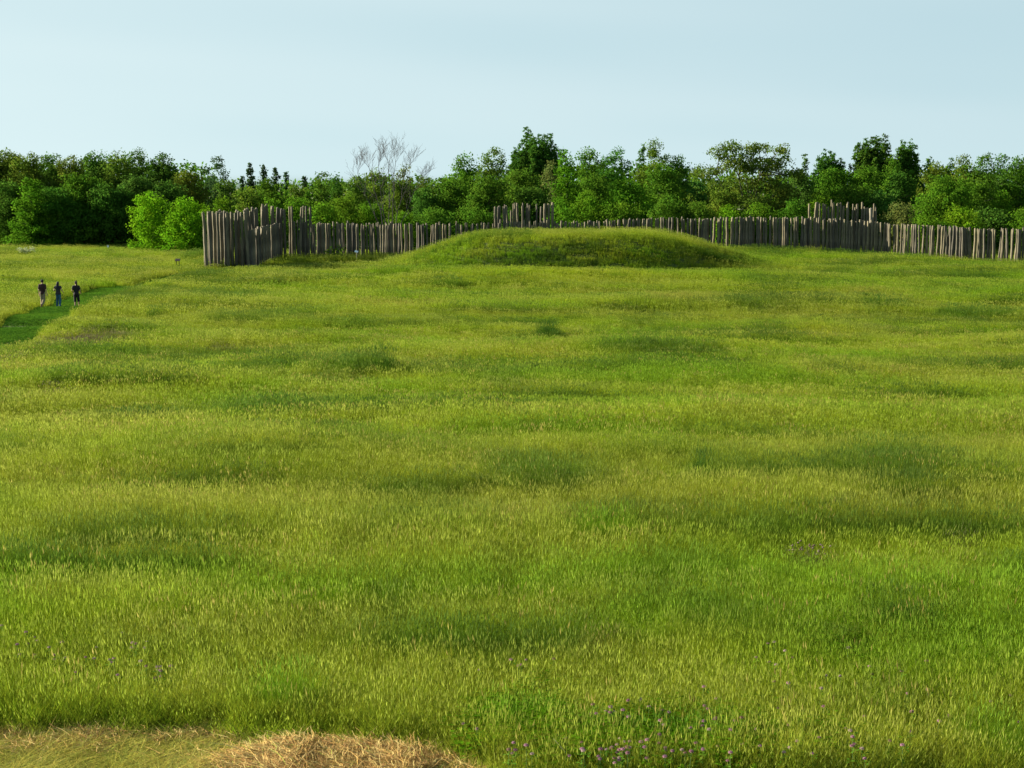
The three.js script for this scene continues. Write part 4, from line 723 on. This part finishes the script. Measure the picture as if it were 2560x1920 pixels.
// ------------------------------------------------------------------ small things at the far side
{
  const dark = new THREE.MeshStandardMaterial({ color: lin(0.012, 0.010, 0.008), roughness: 0.9 }), white = new THREE.MeshStandardMaterial({ color: lin(0.62, 0.66, 0.66), roughness: 0.6 }), steel = new THREE.MeshStandardMaterial({ color: lin(0.16, 0.15, 0.13), roughness: 0.6 });
  let p = at(444, 651, 132), o = thing('sign_stand', new THREE.Vector3(p.x, ground(p.x, p.z), p.z), 'small dark panel on short legs in the grass before the bright bushes', 'sign');
  const y = p.y - o.position.y; const pg = new THREE.BoxGeometry(0.44, 0.05, 0.34); pg.rotateX(0.6); pg.translate(0, y + 0.05, 0); part(o, 'panel', pg, dark);
  for (const s of [-0.13, 0.13]) { const lg = new THREE.BoxGeometry(0.06, y + 0.05, 0.06); lg.translate(s, (y + 0.05) / 2 - 0.03, 0); part(o, 'leg', lg, dark); }
  p = at(891, 630, 143); o = thing('sign_stand', new THREE.Vector3(p.x, ground(p.x, p.z), p.z), 'small white tilted panel on a dark post before the palisade', 'sign');
  const y2 = Math.max(0.7, p.y - o.position.y), wg = new THREE.BoxGeometry(0.34, 0.03, 0.26); wg.rotateX(0.7); wg.rotateZ(-0.25); wg.translate(0, y2 + 0.05, 0); part(o, 'panel', wg, white);
  const pg2 = new THREE.CylinderGeometry(0.03, 0.03, y2 + 0.05, 8); pg2.translate(0.03, (y2 + 0.02) / 2 - 0.03, 0); part(o, 'post', pg2, steel);
  p = at(270, 616, 162); o = thing('marker_post', new THREE.Vector3(p.x, ground(p.x, p.z), p.z), 'tiny white marker at the foot of the dark wood', 'sign');
  const y3 = Math.max(0.8, p.y - o.position.y); const mg = new THREE.BoxGeometry(0.2, 0.24, 0.02); mg.translate(0, y3, 0.03); part(o, 'panel', mg, white);
  const sg = new THREE.BoxGeometry(0.05, y3, 0.04); sg.translate(0, y3 / 2 - 0.03, 0); part(o, 'post', sg, steel);
}

// ------------------------------------------------------------------ people
function isoSurface(f, lo, hi, cell) {        // surface nets over a signed distance
  const n = [0, 1, 2].map(k => Math.ceil((hi[k] - lo[k]) / cell) + 1), [nx, ny, nz] = n, V = new Float32Array(nx * ny * nz);
  for (let k = 0, o = 0; k < nz; k++) for (let j = 0; j < ny; j++) for (let i = 0; i < nx; i++, o++) V[o] = f(lo[0] + i * cell, lo[1] + j * cell, lo[2] + k * cell);
  const id = new Int32Array(nx * ny * nz).fill(-1), pos = [], idx = [], off = [0, 1, nx, nx + 1, nx * ny, nx * ny + 1, nx * ny + nx, nx * ny + nx + 1];
  const edges = [[0, 1], [2, 3], [4, 5], [6, 7], [0, 2], [1, 3], [4, 6], [5, 7], [0, 4], [1, 5], [2, 6], [3, 7]];
  for (let k = 0; k < nz - 1; k++) for (let j = 0; j < ny - 1; j++) for (let i = 0; i < nx - 1; i++) {
    const o = i + nx * (j + ny * k); let m = 0; for (let c = 0; c < 8; c++) if (V[o + off[c]] < 0) m |= 1 << c; if (m === 0 || m === 255) continue;
    let x = 0, y = 0, z = 0, q = 0;
    for (const [a, b] of edges) { const va = V[o + off[a]], vb = V[o + off[b]]; if ((va < 0) === (vb < 0)) continue; const t = va / (va - vb); x += lerp(a & 1, b & 1, t); y += lerp((a >> 1) & 1, (b >> 1) & 1, t); z += lerp(a >> 2, b >> 2, t); q++; }
    id[o] = pos.length / 3; pos.push(lo[0] + (i + x / q) * cell, lo[1] + (j + y / q) * cell, lo[2] + (k + z / q) * cell);
  }
  const quad = (a, b, c, d, flip) => { if (a < 0 || b < 0 || c < 0 || d < 0) return; flip ? idx.push(a, c, b, b, c, d) : idx.push(a, b, c, b, d, c); };
  for (let k = 1; k < nz - 1; k++) for (let j = 1; j < ny - 1; j++) for (let i = 1; i < nx - 1; i++) {
    const o = i + nx * (j + ny * k), s = V[o] < 0;
    if (s !== (V[o + 1] < 0)) quad(id[o - nx - nx * ny], id[o - nx * ny], id[o - nx], id[o], !s);
    if (s !== (V[o + nx] < 0)) quad(id[o - 1 - nx * ny], id[o - nx * ny], id[o - 1], id[o], s);
    if (s !== (V[o + nx * ny] < 0)) quad(id[o - 1 - nx], id[o - nx], id[o - 1], id[o], !s);
  }
  const g = new THREE.BufferGeometry(); g.setAttribute('position', new THREE.Float32BufferAttribute(pos, 3)); g.setIndex(idx); g.computeVertexNormals(); return g;
}
const cap = (a, b, r0, r1 = r0) => { const dx = b[0] - a[0], dy = b[1] - a[1], dz = b[2] - a[2], l = dx * dx + dy * dy + dz * dz || 1e-9; return (x, y, z) => { const px = x - a[0], py = y - a[1], pz = z - a[2], t = clamp((px * dx + py * dy + pz * dz) / l, 0, 1); return Math.hypot(px - dx * t, py - dy * t, pz - dz * t) - lerp(r0, r1, t); }; };
const ell = (c, r) => (x, y, z) => { const a = (x - c[0]) / r[0], b = (y - c[1]) / r[1], e = (z - c[2]) / r[2], k = Math.hypot(a, b, e); return (k - 1) * Math.min(r[0], r[1], r[2]); };
const blend = (fs, k) => (x, y, z) => { let d = fs[0](x, y, z); for (let i = 1; i < fs.length; i++) { const e = fs[i](x, y, z), h = clamp(0.5 + 0.5 * (e - d) / k, 0, 1); d = lerp(e, d, h) - k * h * (1 - h); } return d; };
function person(px, feetRow, depth, height, turn, label, spec) {
  const p = at(px, feetRow, depth); const gy = ground(p.x, p.z), o = thing('person', new THREE.Vector3(p.x, gy, p.z), label, 'person', 'people walking on the mown path');
  o.rotation.y = turn;
  const s = height / 1.78;       // figure faces -z
  const S = v => v.map(c => c * s), J = {};
  for (const [k, v] of Object.entries({ pelvis: [0, 0.95, 0], chest: [0, 1.30, 0], neck: [0, 1.50, 0.01], head: [0, 1.665, -0.02], sl: [-0.175, 1.43, 0.01], sr: [0.175, 1.43, 0.01], hl: [-0.09, 0.93, 0], hr: [0.09, 0.93, 0], ...spec.pose })) J[k] = S(v);
  const c = (a, b, r0, r1) => cap(J[a], J[b], r0 * s, r1 * s), w = spec.slim ?? 1;
  const torso = [ell([0, 1.31 * s, 0.005], [0.165 * s * w, 0.20 * s, 0.105 * s]), ell([0, 1.10 * s, 0], [0.135 * s * w, 0.17 * s, 0.095 * s]), ell([0, 0.95 * s, 0.012], [0.155 * s * (2 - w), 0.13 * s, 0.115 * s]), cap(S([-0.12, 1.43, 0.01]), S([0.12, 1.43, 0.01]), 0.06 * s)];
  const legs = ['l', 'r'].flatMap(q => [c('h' + q, 'k' + q, 0.085, 0.056), c('k' + q, 'a' + q, 0.056, 0.036)]);
  const feet = ['l', 'r'].map(q => cap(J['a' + q].map((v, i) => v + [0, -0.03 * s, 0.03 * s][i]), J['t' + q], 0.036 * s, 0.030 * s));
  const arms = ['l', 'r'].flatMap(q => [c('s' + q, 'e' + q, 0.052, 0.038), c('e' + q, 'w' + q, 0.038, 0.026)]);
  const skull = [ell([J.head[0], J.head[1] + 0.012 * s, J.head[2]], [0.074 * s, 0.105 * s, 0.094 * s]), ell([J.head[0], J.head[1] - 0.055 * s, J.head[2] - 0.03 * s], [0.055 * s, 0.062 * s, 0.06 * s]), cap([J.head[0], J.head[1] - 0.005 * s, J.head[2] - 0.095 * s], [J.head[0], J.head[1] - 0.03 * s, J.head[2] - 0.108 * s], 0.010 * s, 0.013 * s), cap([J.head[0] - 0.078 * s, J.head[1] - 0.02 * s, J.head[2] + 0.005], [J.head[0] - 0.078 * s, J.head[1] + 0.02 * s, J.head[2] + 0.012], 0.012 * s), cap([J.head[0] + 0.078 * s, J.head[1] - 0.02 * s, J.head[2] + 0.005], [J.head[0] + 0.078 * s, J.head[1] + 0.02 * s, J.head[2] + 0.012], 0.012 * s)];
  const neck = cap(J.neck, J.head, 0.055 * s, 0.050 * s);
  const hands = [];
  for (const q of ['l', 'r']) {
    const wr = J['w' + q], el = J['e' + q], d = new THREE.Vector3(wr[0] - el[0], wr[1] - el[1], wr[2] - el[2]).normalize(), side = new THREE.Vector3(0, 0, -1).addScaledVector(d, d.z).normalize(), out = new THREE.Vector3().crossVectors(d, side), P = (a, b, cc) => [wr[0] + d.x * a * s + side.x * b * s + out.x * cc * s, wr[1] + d.y * a * s + side.y * b * s + out.y * cc * s, wr[2] + d.z * a * s + side.z * b * s + out.z * cc * s];
    const sg = q === 'l' ? 1 : -1, fs = [cap(P(0.01, 0, 0), P(0.075, 0, 0), 0.026 * s, 0.03 * s)];
    [[0.026, 0.070], [0.009, 0.078], [-0.009, 0.073], [-0.026, 0.058]].forEach(([b, l]) => { fs.push(cap(P(0.08, b, 0), P(0.08 + l * 0.55, b * 1.1, 0.006 * sg), 0.0088 * s), cap(P(0.08 + l * 0.55, b * 1.1, 0.006 * sg), P(0.08 + l, b * 1.1, 0.024 * sg), 0.0085 * s, 0.007 * s)); });
    fs.push(cap(P(0.025, 0.02, 0), P(0.06, 0.048, 0.01 * sg), 0.012 * s), cap(P(0.06, 0.048, 0.01 * sg), P(0.09, 0.052, 0.02 * sg), 0.010 * s, 0.008 * s));
    const f = blend(fs, 0.006 * s), cc = P(0.08, 0, 0); hands.push(isoSurface(f, cc.map(v => v - 0.14), cc.map(v => v + 0.14), 0.005));
  }
  const lo = [-0.55, -0.03, -0.5], hi = [0.55, height + 0.2, 0.55];
  const body = isoSurface(blend([...torso, neck, ...legs, ...feet, ...arms, ...skull], 0.025 * s), lo, hi, 0.016);
  const skin = new THREE.MeshStandardMaterial({ color: lin(0.34, 0.20, 0.13), roughness: 0.7 }), cloth = v => new THREE.MeshStandardMaterial({ color: lin(...v), roughness: 0.95 });
  part(o, 'body', mergeGeometries([body, ...hands]), skin);
  const shirtF = blend([...torso, ...['l', 'r'].map(q => { const a = J['s' + q], b = J['e' + q], t = spec.sleeve; return cap(a, [lerp(a[0], b[0], t), lerp(a[1], b[1], t), lerp(a[2], b[2], t)], 0.060 * s, 0.054 * s); })], 0.03 * s);
  part(o, 'shirt', isoSurface((x, y, z) => Math.max(shirtF(x, y, z) - 0.020 * s, spec.hem * s - y, y - 1.515 * s), lo, hi, 0.014), cloth(spec.shirt));
  const legF = blend([torso[2], ...['l', 'r'].flatMap(q => [cap(J['h' + q], J['k' + q], 0.090 * s, 0.070 * s), cap(J['k' + q], J['a' + q], 0.070 * s, 0.058 * s)])], 0.02 * s);
  part(o, 'trousers', isoSurface((x, y, z) => Math.max(legF(x, y, z) - 0.010 * s, spec.cuff * s - y, y - 1.05 * s), lo, hi, 0.014), cloth(spec.trousers));
  for (const q of ['l', 'r']) part(o, 'shoe', isoSurface((x, y, z) => Math.max(Math.min(cap(J['a' + q].map((v, i) => v + [0, -0.035 * s, 0.035 * s][i]), J['t' + q], 0.046 * s, 0.042 * s)(x, y, z), cap(J['a' + q], J['a' + q].map((v, i) => v + [0, (spec.boot ?? 0.03) * s, 0][i]), 0.046 * s)(x, y, z)), -y + 0.002), J['a' + q].map((v, i) => v - [0.14, 0.16, 0.3][i]), J['a' + q].map((v, i) => v + [0.14, 0.28, 0.2][i]), 0.012), cloth(spec.shoe));
  const H = J.head, hairF = blend(spec.hair(H, s), 0.02 * s);
  part(o, 'hair', isoSurface((x, y, z) => Math.max(hairF(x, y, z), -(ell([H[0], H[1] - 0.04 * s, H[2] - 0.085 * s], [0.075 * s, 0.10 * s, 0.075 * s])(x, y, z))), [-0.3, height * 0.6, -0.3], [0.3, height + 0.16, 0.35], 0.010), cloth(spec.hairColor));
  return o;
}
const shell = (H, s, r = 0.012) => ell([H[0], H[1] + 0.028 * s, H[2] + 0.012 * s], [0.080 * s + r * 0.4, 0.103 * s + r * 0.5, 0.098 * s + r * 0.4]);
person(108, 769, 91.0, 1.80, -0.15, 'man in dark maroon shirt and khaki trousers walking away on the path', {
  pose: { el: [-0.235, 1.14, 0.03], wl: [-0.245, 0.88, -0.02], er: [0.25, 1.14, 0.05], wr: [0.31, 0.90, 0.05], kl: [-0.085, 0.50, -0.04], al: [-0.06, 0.09, 0.08], tl: [-0.06, 0.035, -0.06], kr: [0.085, 0.50, 0.02], ar: [0.035, 0.13, 0.26], tr: [0.035, 0.04, 0.14] },
  sleeve: 0.62, hem: 0.86, cuff: 0.22, shirt: [0.030, 0.010, 0.010], trousers: [0.20, 0.165, 0.105], shoe: [0.05, 0.025, 0.015], boot: 0.10, hairColor: [0.012, 0.008, 0.008], slim: 1.08,
  hair: (H, s) => [shell(H, s)],
});
person(147, 768, 90.6, 1.60, -0.1, 'person with long dark hair and blue jeans, middle of the three walkers', {
  pose: { el: [-0.27, 1.20, 0.06], wl: [-0.20, 1.08, -0.16], er: [0.28, 1.20, 0.05], wr: [0.30, 1.06, -0.14], kl: [-0.095, 0.50, -0.03], al: [-0.10, 0.09, 0.04], tl: [-0.10, 0.035, -0.10], kr: [0.12, 0.50, 0.02], ar: [0.17, 0.10, 0.20], tr: [0.18, 0.035, 0.08] },
  sleeve: 0.30, hem: 0.90, cuff: 0.05, shirt: [0.022, 0.020, 0.026], trousers: [0.018, 0.075, 0.14], shoe: [0.02, 0.03, 0.05], hairColor: [0.012, 0.010, 0.022], slim: 0.90,
  hair: (H, s) => [shell(H, s, 0.02), ell([H[0], H[1] - 0.14 * s, H[2] + 0.085 * s], [0.11 * s, 0.19 * s, 0.05 * s]), ell([H[0], H[1] - 0.28 * s, H[2] + 0.12 * s], [0.12 * s, 0.16 * s, 0.035 * s])],
});
person(192, 764, 91.6, 1.72, -0.05, 'person in black shirt and knee length black shorts with hair tied up', {
  pose: { el: [-0.25, 1.17, 0.04], wl: [-0.22, 0.98, -0.10], er: [0.26, 1.18, 0.05], wr: [0.24, 1.02, -0.14], kl: [-0.10, 0.50, 0.0], al: [-0.085, 0.09, 0.06], tl: [-0.085, 0.035, -0.08], kr: [0.10, 0.51, -0.08], ar: [0.10, 0.10, -0.12], tr: [0.10, 0.035, -0.26] },
  sleeve: 0.62, hem: 0.82, cuff: 0.42, shirt: [0.008, 0.007, 0.010], trousers: [0.007, 0.006, 0.009], shoe: [0.03, 0.03, 0.03], hairColor: [0.016, 0.008, 0.006], slim: 1.08,
  hair: (H, s) => [shell(H, s), ell([H[0] + 0.03 * s, H[1] + 0.150 * s, H[2] + 0.01 * s], [0.036 * s, 0.055 * s, 0.04 * s]), ell([H[0] + 0.075 * s, H[1] + 0.03 * s, H[2] + 0.085 * s], [0.05 * s, 0.07 * s, 0.05 * s]), ell([H[0] + 0.07 * s, H[1] - 0.12 * s, H[2] + 0.115 * s], [0.045 * s, 0.13 * s, 0.035 * s])],
});

renderer.render(scene, camera);
